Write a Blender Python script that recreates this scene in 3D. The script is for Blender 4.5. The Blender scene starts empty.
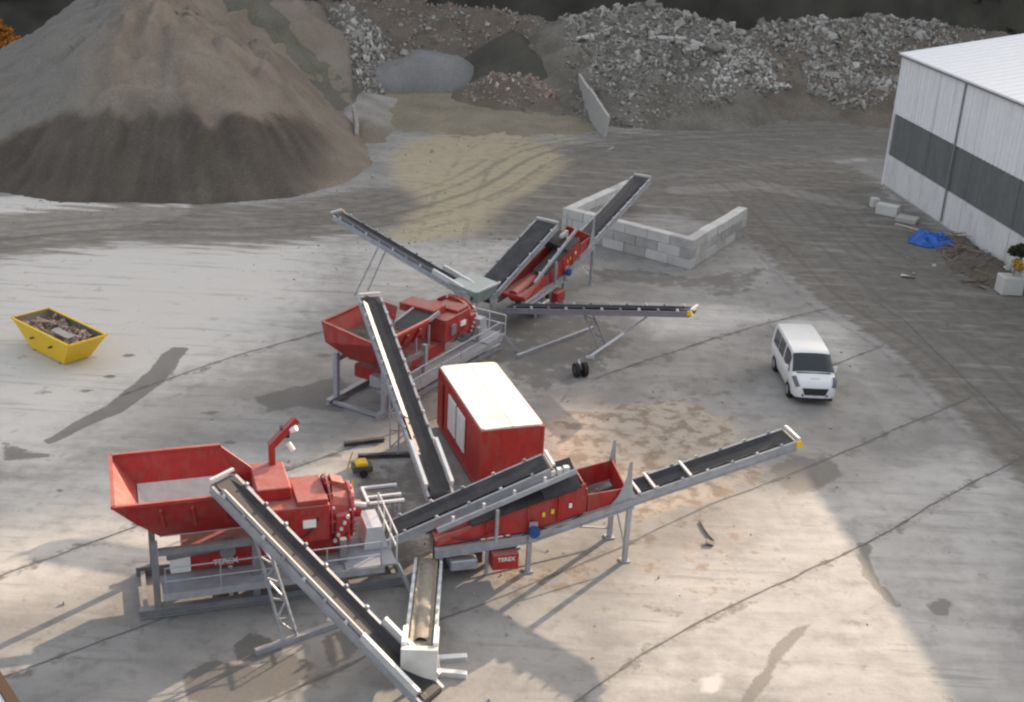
import bpy, bmesh, math, random
import numpy as np
from mathutils import Vector, Matrix
R = math.radians
random.seed(7)
rs = np.random.default_rng(11)
S = bpy.context.scene
COL = S.collection

# ------------------------------------------------------------------ camera
CAM_F, CAM_PITCH, CAM_ROLL, CAM_H = 1230.0, 0.386, 0.053, 22.0
cam = bpy.data.cameras.new('camera')
cam.sensor_fit = 'HORIZONTAL'; cam.sensor_width = 36.0
cam.lens = CAM_F / 1024 * 36.0
cam.clip_end = 3000
camo = bpy.data.objects.new('camera', cam); COL.objects.link(camo)
camo.matrix_world = (Matrix.Translation((0, 0, CAM_H)) @ Matrix.Rotation(math.pi / 2 - CAM_PITCH, 4, 'X')
                     @ Matrix.Rotation(CAM_ROLL, 4, 'Z'))
S.camera = camo

# ------------------------------------------------------------------ light
SUN_AZ = math.atan2(0.80, 0.60)      # direction towards the sun on the ground (from +X)
SUN_EL = R(17.8)
w = bpy.data.worlds.new('World'); S.world = w; w.use_nodes = True
nt = w.node_tree; bg = nt.nodes['Background']
sky = nt.nodes.new('ShaderNodeTexSky'); sky.sky_type = 'NISHITA'; sky.sun_disc = False
sky.sun_elevation = SUN_EL
sky.sun_rotation = math.pi / 2 - SUN_AZ
sky.air_density = 0.8; sky.dust_density = 6.0; sky.ozone_density = 0.3
veil = nt.nodes.new('ShaderNodeMix'); veil.data_type = 'RGBA'; veil.inputs[0].default_value = 0.6   # thin even cloud over the whole sky
veil.inputs[7].default_value = (2.75, 2.75, 2.72, 1)
nt.links.new(sky.outputs[0], veil.inputs[6]); nt.links.new(veil.outputs[2], bg.inputs[0]); bg.inputs[1].default_value = 0.15
sun = bpy.data.lights.new('sun', 'SUN'); sun.energy = 3.55; sun.angle = R(0.5); sun.color = (1.0, 0.77, 0.56)
suno = bpy.data.objects.new('sun', sun); COL.objects.link(suno)
sd = Vector((math.cos(SUN_AZ) * math.cos(SUN_EL), math.sin(SUN_AZ) * math.cos(SUN_EL), math.sin(SUN_EL)))
suno.rotation_euler = sd.to_track_quat('Z', 'Y').to_euler()
S.view_settings.view_transform = 'Standard'; S.view_settings.look = 'None'
S.view_settings.exposure = 1.45; S.view_settings.gamma = 1.0
S.view_settings.use_curve_mapping = False
S.cycles.filter_width = 2.3      # a soft lens, as in the photograph

# ------------------------------------------------------------------ helpers
def W(px, py, z=0.0):
    """ground survey: where a sight line meets the level z"""
    u, v = px - 512, py - 351
    cr, sr = math.cos(CAM_ROLL), math.sin(CAM_ROLL)
    a = u * cr + v * sr; b = -u * sr + v * cr
    x = a / CAM_F; y = -b / CAM_F
    c, s = math.cos(CAM_PITCH), math.sin(CAM_PITCH)
    dx, dy, dz = x, c + y * s, -s + y * c
    t = (z - CAM_H) / dz
    return Vector((dx * t, dy * t, z))

_perm = rs.random((6, 257, 257))
def vnoise(x, y, k=0):
    x = np.asarray(x, float); y = np.asarray(y, float)
    xi = np.floor(x).astype(int); yi = np.floor(y).astype(int)
    fx = x - xi; fy = y - yi
    fx = fx * fx * (3 - 2 * fx); fy = fy * fy * (3 - 2 * fy)
    t = _perm[k % 6]; a = xi % 256; b = yi % 256; a1 = (xi + 1) % 256; b1 = (yi + 1) % 256
    return (t[a, b] * (1 - fx) * (1 - fy) + t[a1, b] * fx * (1 - fy) + t[a, b1] * (1 - fx) * fy + t[a1, b1] * fx * fy)
def fbm(x, y, o=4, k=0):
    s = 0; amp = 1; tot = 0
    for i in range(o):
        s = s + amp * (vnoise(x * 2 ** i + 13.7 * i, y * 2 ** i - 7.1 * i, k + i) - .5) * 2; tot += amp; amp *= .5
    return s / tot
def sstep(a, b, x):
    t = np.clip((x - a) / (b - a), 0, 1); return t * t * (3 - 2 * t)
def seg_dist(X, Y, pts, close=False):
    """distance to a polyline and the height interpolated along it (when points carry z)"""
    d = np.full(X.shape, 1e9); zz = np.zeros(X.shape)
    P = list(pts)
    if close: P.append(P[0])
    for a, b in zip(P[:-1], P[1:]):
        ax, ay, bx, by = a[0], a[1], b[0], b[1]
        L = (bx - ax) ** 2 + (by - ay) ** 2 + 1e-9
        t = np.clip(((X - ax) * (bx - ax) + (Y - ay) * (by - ay)) / L, 0, 1)
        dd = np.hypot(X - ax - t * (bx - ax), Y - ay - t * (by - ay))
        m = dd < d
        d = np.where(m, dd, d)
        if len(a) > 2: zz = np.where(m, a[2] + t * (b[2] - a[2]), zz)
    return d, zz
def inside(X, Y, poly):
    r = np.zeros(X.shape, bool); n = len(poly)
    for i in range(n):
        x1, y1 = poly[i][:2]; x2, y2 = poly[(i + 1) % n][:2]
        c = ((y1 > Y) != (y2 > Y)) & (X < (x2 - x1) * (Y - y1) / (y2 - y1 + 1e-12) + x1)
        r ^= c
    return r

def tag(o, label=None, cat=None, group=None, kind=None):
    if label: o['label'] = label
    if cat: o['category'] = cat
    if group: o['group'] = group
    if kind: o['kind'] = kind
    return o
def empty(name, loc, rz=0.0, label=None, cat=None, group=None):
    o = bpy.data.objects.new(name, None); COL.objects.link(o)
    o.location = loc; o.rotation_euler = (0, 0, rz); o.empty_display_size = .2
    return tag(o, label, cat, group)
def link(name, me, mat, parent=None):
    o = bpy.data.objects.new(name, me); COL.objects.link(o)
    if mat is not None and not me.materials: me.materials.append(mat)
    if parent is not None: o.parent = parent
    return o
def copy_tree(o, parent=None):
    c = o.copy(); COL.objects.link(c); c.parent = parent
    for ch in o.children: copy_tree(ch, c)
    return c

class MB:
    """collects faces; build() links them as one mesh object"""
    def __init__(s): s.v = []; s.f = []
    def poly(s, vs, fs):
        n = len(s.v); s.v += [tuple(v) for v in vs]; s.f += [tuple(i + n for i in f) for f in fs]; return s
    def hexa(s, b, t):
        return s.poly(list(b) + list(t), [(3, 2, 1, 0), (4, 5, 6, 7), (0, 1, 5, 4), (1, 2, 6, 5), (2, 3, 7, 6), (3, 0, 4, 7)])
    def box(s, x0, x1, y0, y1, z0, z1):
        return s.hexa([(x0, y0, z0), (x1, y0, z0), (x1, y1, z0), (x0, y1, z0)], [(x0, y0, z1), (x1, y0, z1), (x1, y1, z1), (x0, y1, z1)])
    def beam(s, a, b, wd, ht, up=(0, 0, 1)):
        a = Vector(a); b = Vector(b); d = (b - a).normalized(); up = Vector(up)
        if abs(d.dot(up)) > .98: up = Vector((1, 0, 0))
        sd_ = d.cross(up).normalized(); u2 = sd_.cross(d).normalized()
        q = [(-.5, -.5), (.5, -.5), (.5, .5), (-.5, .5)]
        r = lambda c: [c + sd_ * (i * wd) + u2 * (j * ht) for i, j in q]
        A, B = r(a), r(b)
        return s.poly(A + B, [(3, 2, 1, 0), (4, 5, 6, 7), (0, 1, 5, 4), (1, 2, 6, 5), (2, 3, 7, 6), (3, 0, 4, 7)][:2] + [(0, 1, 5, 4), (1, 2, 6, 5), (2, 3, 7, 6), (3, 0, 4, 7)])
    def channel(s, a, b, wd, ht, t=.05):
        """an I-beam: two flanges and a web"""
        a = Vector(a); b = Vector(b); d = (b - a).normalized(); sd_ = d.cross(Vector((0, 0, 1))).normalized(); u2 = sd_.cross(d)
        o = u2 * (ht / 2 - t / 2)
        s.beam(a + o, b + o, wd, t); s.beam(a - o, b - o, wd, t); s.beam(a, b, wd * .35, ht - 2 * t); return s
    def tube(s, a, b, r, n=10, r2=None):
        a = Vector(a); b = Vector(b); d = (b - a).normalized()
        up = Vector((0, 0, 1)) if abs(d.z) < .95 else Vector((1, 0, 0))
        x = d.cross(up).normalized(); y = d.cross(x); r2 = r if r2 is None else r2
        A = [a + (x * math.cos(i * 2 * math.pi / n) + y * math.sin(i * 2 * math.pi / n)) * r for i in range(n)]
        B = [b + (x * math.cos(i * 2 * math.pi / n) + y * math.sin(i * 2 * math.pi / n)) * r2 for i in range(n)]
        return s.poly(A + B, [tuple(range(n)), tuple(range(2 * n - 1, n - 1, -1))] + [(i, i + n, (i + 1) % n + n, (i + 1) % n) for i in range(n)])
    def plate(s, pts, t):
        """flat or bent plate through quad/polygon points, thickness t"""
        p = [Vector(q) for q in pts]; n = Vector((0, 0, 0))
        for i in range(len(p)): n += p[i].cross(p[(i + 1) % len(p)])
        n = n.normalized() * t; k = len(p)
        return s.poly(p + [q - n for q in p], [tuple(range(k)), tuple(range(2 * k - 1, k - 1, -1))] + [(i, i + k, (i + 1) % k + k, (i + 1) % k) for i in range(k)])
    def mesh(s, smooth=False):
        me = bpy.data.meshes.new('m'); me.from_pydata(s.v, [], s.f); me.update()
        bm = bmesh.new(); bm.from_mesh(me); bmesh.ops.recalc_face_normals(bm, faces=bm.faces); bm.to_mesh(me); bm.free()
        if smooth:
            for p in me.polygons: p.use_smooth = True
        return me
    def build(s, name, mat, parent=None, smooth=False, bevel=0):
        me = s.mesh(smooth)
        if bevel:
            bm = bmesh.new(); bm.from_mesh(me)
            bmesh.ops.bevel(bm, geom=bm.edges[:], offset=bevel, segments=1, affect='EDGES', clamp_overlap=True)
            bm.to_mesh(me); bm.free()
        me.name = name
        return link(name, me, mat, parent)

# ------------------------------------------------------------------ materials
MATS = {}
def mat(name, col, rough=.6, metal=0.0, var=.12, vscale=3.0, bump=0.0, bscale=40.0, dirt=None, dirt_amt=.35, spec=.4, dscale=1.2, top=0.0, tcol=(.36, .31, .26), run=0):
    if name in MATS: return MATS[name]
    m = bpy.data.materials.new(name); m.use_nodes = True; MATS[name] = m
    n = m.node_tree.nodes; l = m.node_tree.links; b = n['Principled BSDF']
    b.inputs['Roughness'].default_value = rough; b.inputs['Metallic'].default_value = metal
    b.inputs['Specular IOR Level'].default_value = spec
    tc = n.new('ShaderNodeTexCoord'); geo = n.new('ShaderNodeNewGeometry')
    nz = n.new('ShaderNodeTexNoise'); nz.inputs['Scale'].default_value = vscale; nz.inputs['Detail'].default_value = 6
    l.new(geo.outputs['Position'], nz.inputs['Vector'])
    mr = n.new('ShaderNodeMapRange'); mr.inputs[1].default_value = .25; mr.inputs[2].default_value = .75
    mr.inputs[3].default_value = 1 - var; mr.inputs[4].default_value = 1 + var
    l.new(nz.outputs['Fac'], mr.inputs[0])
    mx = n.new('ShaderNodeMix'); mx.data_type = 'RGBA'; mx.blend_type = 'MULTIPLY'; mx.inputs[0].default_value = 1
    mx.inputs[6].default_value = (*col, 1); l.new(mr.outputs[0], mx.inputs[7])
    out = mx.outputs[2]
    if dirt is not None:
        nd = n.new('ShaderNodeTexNoise'); nd.inputs['Scale'].default_value = dscale; nd.inputs['Detail'].default_value = 9; nd.inputs['Roughness'].default_value = .7
        if run:
            mp_ = n.new('ShaderNodeMapping'); mp_.inputs['Scale'].default_value = (1, 1, run); l.new(geo.outputs['Position'], mp_.inputs['Vector']); l.new(mp_.outputs[0], nd.inputs['Vector'])
        else: l.new(geo.outputs['Position'], nd.inputs['Vector'])
        rp = n.new('ShaderNodeMapRange'); rp.inputs[1].default_value = .48; rp.inputs[2].default_value = .72; rp.inputs[3].default_value = 0; rp.inputs[4].default_value = dirt_amt
        l.new(nd.outputs['Fac'], rp.inputs[0])
        m2 = n.new('ShaderNodeMix'); m2.data_type = 'RGBA'; m2.inputs[7].default_value = (*dirt, 1)
        l.new(rp.outputs[0], m2.inputs[0]); l.new(out, m2.inputs[6]); out = m2.outputs[2]
        ro = n.new('ShaderNodeMapRange'); ro.inputs[3].default_value = rough; ro.inputs[4].default_value = min(1, rough + .35)
        l.new(rp.outputs[0], ro.inputs[0]); l.new(ro.outputs[0], b.inputs['Roughness'])
    if top:
        sx = n.new('ShaderNodeSeparateXYZ'); l.new(geo.outputs['True Normal'], sx.inputs[0])
        rt = n.new('ShaderNodeMapRange'); rt.inputs[1].default_value = .3; rt.inputs[2].default_value = 1.0; rt.inputs[3].default_value = 0; rt.inputs[4].default_value = top
        l.new(sx.outputs[2], rt.inputs[0])
        nq = n.new('ShaderNodeTexNoise'); nq.inputs['Scale'].default_value = 2.5; nq.inputs['Detail'].default_value = 8; nq.inputs['Roughness'].default_value = .7
        l.new(geo.outputs['Position'], nq.inputs['Vector'])
        rq = n.new('ShaderNodeMapRange'); rq.inputs[1].default_value = .3; rq.inputs[2].default_value = .65; rq.inputs[3].default_value = .25; rq.inputs[4].default_value = 1.0; l.new(nq.outputs['Fac'], rq.inputs[0])
        mm = n.new('ShaderNodeMath'); mm.operation = 'MULTIPLY'; l.new(rt.outputs[0], mm.inputs[0]); l.new(rq.outputs[0], mm.inputs[1])
        m3 = n.new('ShaderNodeMix'); m3.data_type = 'RGBA'; m3.inputs[7].default_value = (*tcol, 1); l.new(mm.outputs[0], m3.inputs[0]); l.new(out, m3.inputs[6]); out = m3.outputs[2]
    l.new(out, b.inputs['Base Color'])
    if bump:
        nb = n.new('ShaderNodeTexNoise'); nb.inputs['Scale'].default_value = bscale; nb.inputs['Detail'].default_value = 5
        l.new(geo.outputs['Position'], nb.inputs['Vector'])
        bp = n.new('ShaderNodeBump'); bp.inputs['Strength'].default_value = bump; bp.inputs['Distance'].default_value = .05
        l.new(nb.outputs['Fac'], bp.inputs['Height']); l.new(bp.outputs['Normal'], b.inputs['Normal'])
    return m
DUST = (.34, .30, .25)
RED = mat('red_paint', (.33, .021, .020), .42, var=.18, dirt=(.22, .10, .08), dirt_amt=.7, dscale=2.6, top=.45, run=.3)
REDOLD = mat('red_paint_worn', (.32, .023, .021), .5, var=.2, dirt=(.20, .12, .095), dirt_amt=.75, dscale=2.4, top=.5, run=.3)
GALV = mat('galvanised_steel', (.36, .38, .42), .42, .35, var=.15, dirt=(.25, .21, .17), dirt_amt=.55, dscale=2.5, top=.3)
GALVL = mat('bright_galvanised', (.60, .62, .64), .4, .3, var=.1, dirt=DUST, dirt_amt=.3)
GREYP = mat('grey_paint', (.17, .18, .20), .5, var=.12, dirt=DUST, dirt_amt=.45, dscale=2.5, top=.4)
DECK = mat('grey_deck', (.27, .29, .33), .55, .2, var=.15, dirt=DUST, dirt_amt=.5)
DARK = mat('dark_steel', (.055, .055, .06), .5, var=.2, dirt=DUST, dirt_amt=.3)
BELT = mat('rubber_belt', (.020, .020, .024), .55, var=.35, vscale=2, dirt=(.11, .10, .09), dirt_amt=.3, dscale=1.5)
BELTD = mat('dusty_belt', (.026, .026, .03), .6, var=.3, vscale=2, dirt=(.13, .12, .10), dirt_amt=.35, dscale=2)
SANDB = mat('sandy_belt', (.25, .22, .17), .9, var=.25, vscale=5, bump=.4)
LINER = mat('hopper_liner', (.50, .49, .48), .5, .1, var=.12, dirt=DUST, dirt_amt=.4)
CREAM = mat('cream_skirt', (.36, .36, .36), .5, .0, var=.1, dirt=DUST, dirt_amt=.25)
WHITE = mat('white_paint', (.78, .78, .76), .35, var=.04, dirt=(.5, .47, .42), dirt_amt=.15)
BLUE = mat('blue_motor', (.02, .06, .20), .4)
YELLOW = mat('yellow_paint', (.76, .50, .02), .45, var=.1, dirt=(.3, .2, .08), dirt_amt=.4, dscale=3)
RUSTY = mat('rusty_inside', (.12, .10, .09), .8, var=.3, dirt=(.2, .14, .1), dirt_amt=.6)
CONC = mat('cast_concrete', (.40, .39, .37), .9, var=.12, vscale=1.2, bump=.3, bscale=12, dirt=(.25, .24, .22), dirt_amt=.5)
CONCL = mat('pale_concrete', (.56, .55, .52), .9, var=.12, vscale=1.2, bump=.3, bscale=12, dirt=(.32, .31, .29), dirt_amt=.4)
RUB = [mat('rubble_a', (.29, .275, .25), .9, var=.3, bump=.4), mat('rubble_b', (.40, .385, .355), .9, var=.25, bump=.4),
       mat('rubble_c', (.17, .16, .145), .9, var=.3, bump=.4), mat('rubble_pink', (.33, .24, .20), .9, var=.3, bump=.4), mat('rubble_white', (.56, .54, .51), .85, var=.15, bump=.3)]
WOOD = mat('weathered_timber', (.30, .23, .16), .85, var=.3, vscale=6)
GLASS = mat('dark_glass', (.012, .018, .024), .06, var=.05, spec=.6)
VANW = mat('van_white', (.66, .67, .68), .25, var=.02, spec=.5)
BLACKP = mat('black_plastic', (.02, .02, .022), .5)
TYRE = mat('tyre_rubber', (.02, .02, .02), .85)
CHROME = mat('alloy', (.45, .46, .48), .3, .8)
LAMPG = mat('headlamp', (.10, .12, .15), .15, .3)
TARP = mat('blue_tarp', (.015, .10, .42), .4, var=.3, vscale=3)
TEXTW = mat('white_lettering', (.75, .72, .70), .5)
BARK = mat('bark', (.06, .045, .035), .9, var=.3)
LEAF = mat('dark_leaf', (.042, .046, .026), .7, var=.5, vscale=.8)
LEAFO = mat('autumn_leaf', (.42, .17, .02), .7, var=.5, vscale=1.5)
LEAFY = mat('yellow_leaf', (.55, .36, .04), .7, var=.3)

# ------------------------------------------------------------------ ground
def axis(a, b, step, far0, far1):
    inner = np.arange(a, b + step / 2, step)
    lo = a - np.geomspace(1, a - far0, 14)[::-1]; hi = b + np.geomspace(1, far1 - b, 14)
    return np.concatenate([lo, inner, hi])
def grid_mesh(name, xs, ys, Z, keep=None, smooth=True):
    nx, ny = len(xs), len(ys)
    X, Y = np.meshgrid(xs, ys)
    co = np.stack([X.ravel(), Y.ravel(), Z.ravel()], 1).astype(np.float32)
    I = np.arange(nx * ny).reshape(ny, nx)
    q = np.stack([I[:-1, :-1], I[:-1, 1:], I[1:, 1:], I[1:, :-1]], -1).reshape(-1, 4)
    if keep is not None:
        k = keep.ravel(); q = q[k[q].any(1)]
    used = np.unique(q); mp = -np.ones(nx * ny, int); mp[used] = np.arange(len(used))
    co = co[used]; q = mp[q]
    me = bpy.data.meshes.new(name)
    me.vertices.add(len(co)); me.vertices.foreach_set('co', co.ravel())
    me.loops.add(q.size); me.loops.foreach_set('vertex_index', q.ravel().astype(np.int32))
    me.polygons.add(len(q)); me.polygons.foreach_set('loop_start', np.arange(0, q.size, 4, dtype=np.int32))
    me.polygons.foreach_set('use_smooth', np.full(len(q), smooth))
    me.update(); me.validate()
    return me, used
def attr(me, name, vals):
    a = me.attributes.new(name, 'FLOAT', 'POINT'); a.data.foreach_set('value', np.asarray(vals, np.float32).ravel())

gx = axis(-46, 46, .21, -900, 900); gy = axis(25, 126, .21, -500, 1200)
GX, GY = np.meshgrid(gx, gy)
GZ = fbm(GX * .12, GY * .12, 3, 1) * .05
GZ = np.where((np.abs(GX) < 60) & (GY > 15) & (GY < 140), GZ, 0)
def mud_relief(X, Y):
    m = sstep(80, 96, Y) * (np.abs(X) < 60)
    return m * fbm(X * .5, Y * .9, 4, 3) * .07
GZ = GZ + mud_relief(GX, GY)
def gw(pts): return [tuple(W(*p)[:2]) for p in pts]
def stroke(px, width, soft=.5):
    d, _ = seg_dist(GX, GY, gw(px)); return 1 - sstep(width * (1 - soft), width * (1 + soft), d)
def blob(px, soft=1.0):
    P = gw(px); d, _ = seg_dist(GX, GY, P, True); ins = inside(GX, GY, P)
    sdv = np.where(ins, -d, d); return 1 - sstep(-soft, soft, sdv)
mx = np.maximum
damp_shade = np.zeros(GX.shape)
# the long wet streak, other wet or oily patches, painted wall-foot shade
damp_shade = mx(damp_shade, blob([(43, 441), (75, 421), (106, 405), (128, 388), (148, 372), (160, 357), (172, 347), (189, 348), (180, 360), (168, 378), (150, 392), (122, 412), (108, 417), (85, 427), (50, 444)], .22))
damp_shade = mx(damp_shade, .9 * blob([(252, 398), (290, 388), (340, 376), (352, 392), (342, 414), (300, 408), (268, 413)], .6))
damp_shade = mx(damp_shade, .95 * blob([(184, 672), (212, 660), (250, 668), (290, 655), (318, 664), (290, 690), (262, 702), (215, 710), (186, 700)], .35))
damp_shade = mx(damp_shade, .9 * blob([(232, 645), (252, 632), (276, 640), (286, 655), (262, 664), (238, 660)], .3))
damp_shade = mx(damp_shade, .9 * blob([(318, 640), (345, 628), (372, 636), (350, 660), (330, 668)], .4))
damp_shade = mx(damp_shade, .85 * blob([(815, 619), (800, 640), (783, 655), (772, 680), (752, 706), (735, 706), (745, 690), (765, 665), (770, 650), (790, 630)], .25))
damp_shade = mx(damp_shade, .8 * blob([(765, 470), (790, 452), (838, 462), (846, 478), (815, 492), (790, 497)], .7))
damp_shade = mx(damp_shade, .7 * stroke([(862, 545), (868, 575), (895, 605)], .25))
damp_shade = mx(damp_shade, .8 * blob([(926, 604), (942, 597), (958, 604), (945, 618), (930, 615)], .35))
damp_shade = mx(damp_shade, .6 * blob([(620, 596), (650, 602), (695, 612), (680, 622), (640, 612)], .5))
damp_shade = mx(damp_shade, .5 * blob([(770, 575), (800, 585), (812, 604), (785, 600)], .5))
damp_shade = mx(damp_shade, .45 * blob([(640, 628), (700, 645), (725, 660), (690, 655)], .4))
damp_shade = mx(damp_shade, .62 * blob([(470, 352), (500, 318), (540, 306), (610, 316), (640, 340), (600, 380), (540, 398), (500, 372)], 1.2))  # darker ground under the rear plant
damp_shade = mx(damp_shade, .6 * blob([(580, 268), (640, 268), (690, 276), (750, 268), (765, 258), (740, 285), (690, 290), (600, 282)], .7))  # wet ground plus wall shade painted along the block bay foot
damp_shade = mx(damp_shade, .55 * blob([(700, 290), (735, 272), (775, 262), (752, 292), (715, 300)], .6))  # right wall of the bay: contact shade painted in with the wet
damp_shade = mx(damp_shade, .42 * blob([(590, 405), (640, 388), (690, 372), (760, 352), (785, 362), (765, 395), (700, 410), (640, 418)], 1.5))
damp_shade = mx(damp_shade, .7 * blob([(0, 440), (30, 448), (60, 455), (25, 460), (0, 462)], .4))
for q in [(40, 392, 14), (85, 390, 12), (110, 376, 10), (210, 412, 12), (130, 355, 9), (325, 355, 16), (230, 442, 14), (60, 490, 9), (700, 520, 10), (760, 630, 8), (905, 375, 14), (870, 330, 18)]:
    damp_shade = mx(damp_shade, .8 * blob([(q[0] - q[2], q[1] + 1), (q[0], q[1] - 2), (q[0] + q[2], q[1]), (q[0], q[1] + 3)], .25))
damp_shade = mx(damp_shade, .55 * blob([(350, 470), (420, 450), (470, 480), (480, 560), (400, 600), (330, 590), (330, 520)], 1.0))
for q in [(350, 262, 26, 7), (420, 262, 24, 6), (505, 258, 30, 7), (300, 300, 24, 6), (320, 340, 26, 6), (545, 300, 30, 8), (455, 340, 24, 8), (650, 300, 30, 6), (700, 335, 26, 6), (620, 365, 30, 6), (860, 400, 30, 7), (900, 450, 24, 7), (890, 560, 22, 8), (200, 330, 22, 4), (240, 270, 30, 4), (80, 260, 28, 4)]:
    damp_shade = mx(damp_shade, .40 * blob([(q[0] - q[2], q[1] + 2), (q[0] - q[2] * .3, q[1] - q[3]), (q[0] + q[2], q[1] - 2), (q[0] + q[2] * .4, q[1] + q[3])], .9))
# brown wet haul road with wheel tracks
road = mx(.95 * stroke([(-40, 240), (120, 222), (250, 226), (400, 205), (520, 200)], 4.4, .95), .9 * stroke([(520, 205), (620, 165), (760, 140), (900, 135)], 8, .8))
road = mx(road, .95 * stroke([(690, 150), (745, 200), (800, 250), (850, 290), (930, 340), (1010, 410), (1080, 480)], 2.6))
road = mx(road, .9 * stroke([(800, 170), (850, 210), (880, 240), (960, 290), (1060, 330)], 5.0))
road = mx(road, .78 * blob([(560, 190), (780, 160), (900, 190), (1010, 300), (900, 330), (820, 270), (750, 230)], 4))
road = mx(road, .7 * blob([(860, 300), (1024, 300), (1060, 400), (1000, 440), (930, 370)], 2))
# pale cement dust
dust = .9 * blob([(-60, 255), (90, 232), (350, 232), (335, 300), (250, 370), (150, 400), (60, 480), (-80, 470)], 9)
dust = mx(dust, 1.0 * blob([(-40, 200), (20, 196), (120, 205), (190, 203), (190, 214), (120, 228), (20, 236), (-40, 236)], .8))
dust = mx(dust, .52 * blob([(310, 235), (480, 235), (560, 225), (560, 300), (440, 320), (330, 310)], 3))
dust = mx(dust, .55 * blob([(600, 300), (720, 300), (860, 320), (900, 420), (780, 330), (650, 345)], 2))
dust = mx(dust, .55 * blob([(-60, 470), (300, 430), (400, 440), (300, 560), (-60, 640)], 3))
dust = mx(dust, .5 * blob([(600, 560), (800, 470), (960, 430), (1060, 480), (1060, 730), (560, 730)], 3))
dust = mx(dust, .55 * stroke([(-20, 222), (120, 216), (260, 222)], .8, .9)); dust = mx(dust, .5 * stroke([(560, 215), (640, 180), (760, 165), (860, 160)], 1.0, .9)); dust = mx(dust, .8 * stroke([(680, 190), (760, 185), (850, 205)], 1.2))
dust = mx(dust, .9 * blob([(595, 232), (640, 228), (690, 240), (650, 250)], 1.0))
dust = mx(dust, .8 * blob([(862, 196), (885, 186), (905, 205), (880, 212)], .7))
dust = mx(dust, .95 * blob([(702, 676), (722, 674), (720, 692), (704, 692)], .2))
# beige clay wash between the heaps, tan sand in the sunny patch
clay = 1.0 * blob([(388, 155), (420, 138), (480, 126), (530, 136), (572, 160), (550, 180), (515, 200), (475, 235), (420, 242), (378, 240), (420, 205), (392, 180)], 2.0)
clay = mx(clay, .5 * blob([(400, 100), (470, 85), (560, 110), (600, 140), (560, 165), (400, 150)], 4))
sand = .95 * blob([(545, 420), (600, 405), (680, 400), (735, 420), (770, 470), (720, 500), (640, 520), (600, 470), (555, 455)], 1.2)
sand = mx(sand, .36 * blob([(610, 500), (720, 490), (790, 560), (760, 620), (650, 600), (560, 640)], 2))
sand = mx(sand, .5 * blob([(430, 560), (540, 560), (640, 540), (600, 590), (500, 600)], 1))
sand = mx(sand, .2 * blob([(-40, 590), (120, 540), (200, 580), (140, 630), (-40, 690)], 2))
track = np.zeros(GX.shape)
def arc(px, offs, wd=.22, k=.9):
    global track
    P = [Vector((*p, 0)) for p in gw(px)]
    # smooth the survey points, then shift sideways
    Q = []
    for i in range(len(P) - 1):
        p0, p1, p2, p3 = P[max(i - 1, 0)], P[i], P[i + 1], P[min(i + 2, len(P) - 1)]
        for j in range(6):
            t = j / 6; Q.append(.5 * ((2 * p1) + (p2 - p0) * t + (2 * p0 - 5 * p1 + 4 * p2 - p3) * t * t + (3 * p1 - p0 - 3 * p2 + p3) * t ** 3))
    Q.append(P[-1])
    for of in offs:
        R_ = []
        for i, q in enumerate(Q):
            d = (Q[min(i + 1, len(Q) - 1)] - Q[max(i - 1, 0)]).normalized(); R_.append((q.x - d.y * of, q.y + d.x * of))
        d, _ = seg_dist(GX, GY, R_); track = mx(track, k * random.uniform(.6, 1.05) * (1 - sstep(wd * .4, wd * 1.7, d)))
arc([(640, 165), (720, 180), (790, 245), (850, 300), (930, 350), (1030, 440)], (-2.6, -1.7, -.4, .2, 1.9, 3.3))
arc([(700, 150), (800, 190), (870, 250), (960, 300), (1060, 340)], (-1.5, -.6, .4, 1.5))
arc([(1030, 470), (985, 545), (990, 640), (1030, 720)], (-.9, .9), .25, .45)
arc([(880, 480), (945, 520), (965, 600), (950, 700)], (-.9, .9), .2, .35)
arc([(-40, 246), (100, 232), (250, 230), (380, 218), (480, 190), (560, 150), (700, 135), (860, 130)], (-3.4, -1.9, -1.4, .3, 1.9, 3.1), .28)
arc([(430, 240), (445, 200), (470, 160), (520, 120)], (-2, -.6, .8, 2.2), .25, .6)
arc([(330, 238), (450, 250), (560, 300), (640, 350)], (-1, .9), .22, .5)
arc([(560, 395), (640, 420), (720, 450), (760, 520)], (-1.1, .9), .22, .5)
arc([(40, 300), (180, 290), (320, 270), (450, 240)], (-1, 1, 3.4), .2, .45)
arc([(700, 300), (740, 330), (720, 380), (640, 400)], (-1, .9), .22, .5)
for jp in ([(0, 576), (135, 527), (281, 473), (385, 436)], [(15, 674), (150, 622), (300, 566)], [(290, 692), (438, 620), (625, 545), (827, 460), (970, 398)], [(580, 699), (700, 622), (865, 545), (1030, 452)], [(165, 380), (330, 330)], [(596, 378), (760, 325), (832, 307)], [(870, 298), (960, 375), (1030, 440)]):
    damp_shade = mx(damp_shade, .46 * stroke(jp, .55, .9))
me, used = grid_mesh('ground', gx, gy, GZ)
for nm, a in (('damp_shade', damp_shade), ('road', road), ('dust', dust), ('clay', clay), ('sand', sand), ('track', track)): attr(me, nm, a.ravel()[used])

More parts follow.
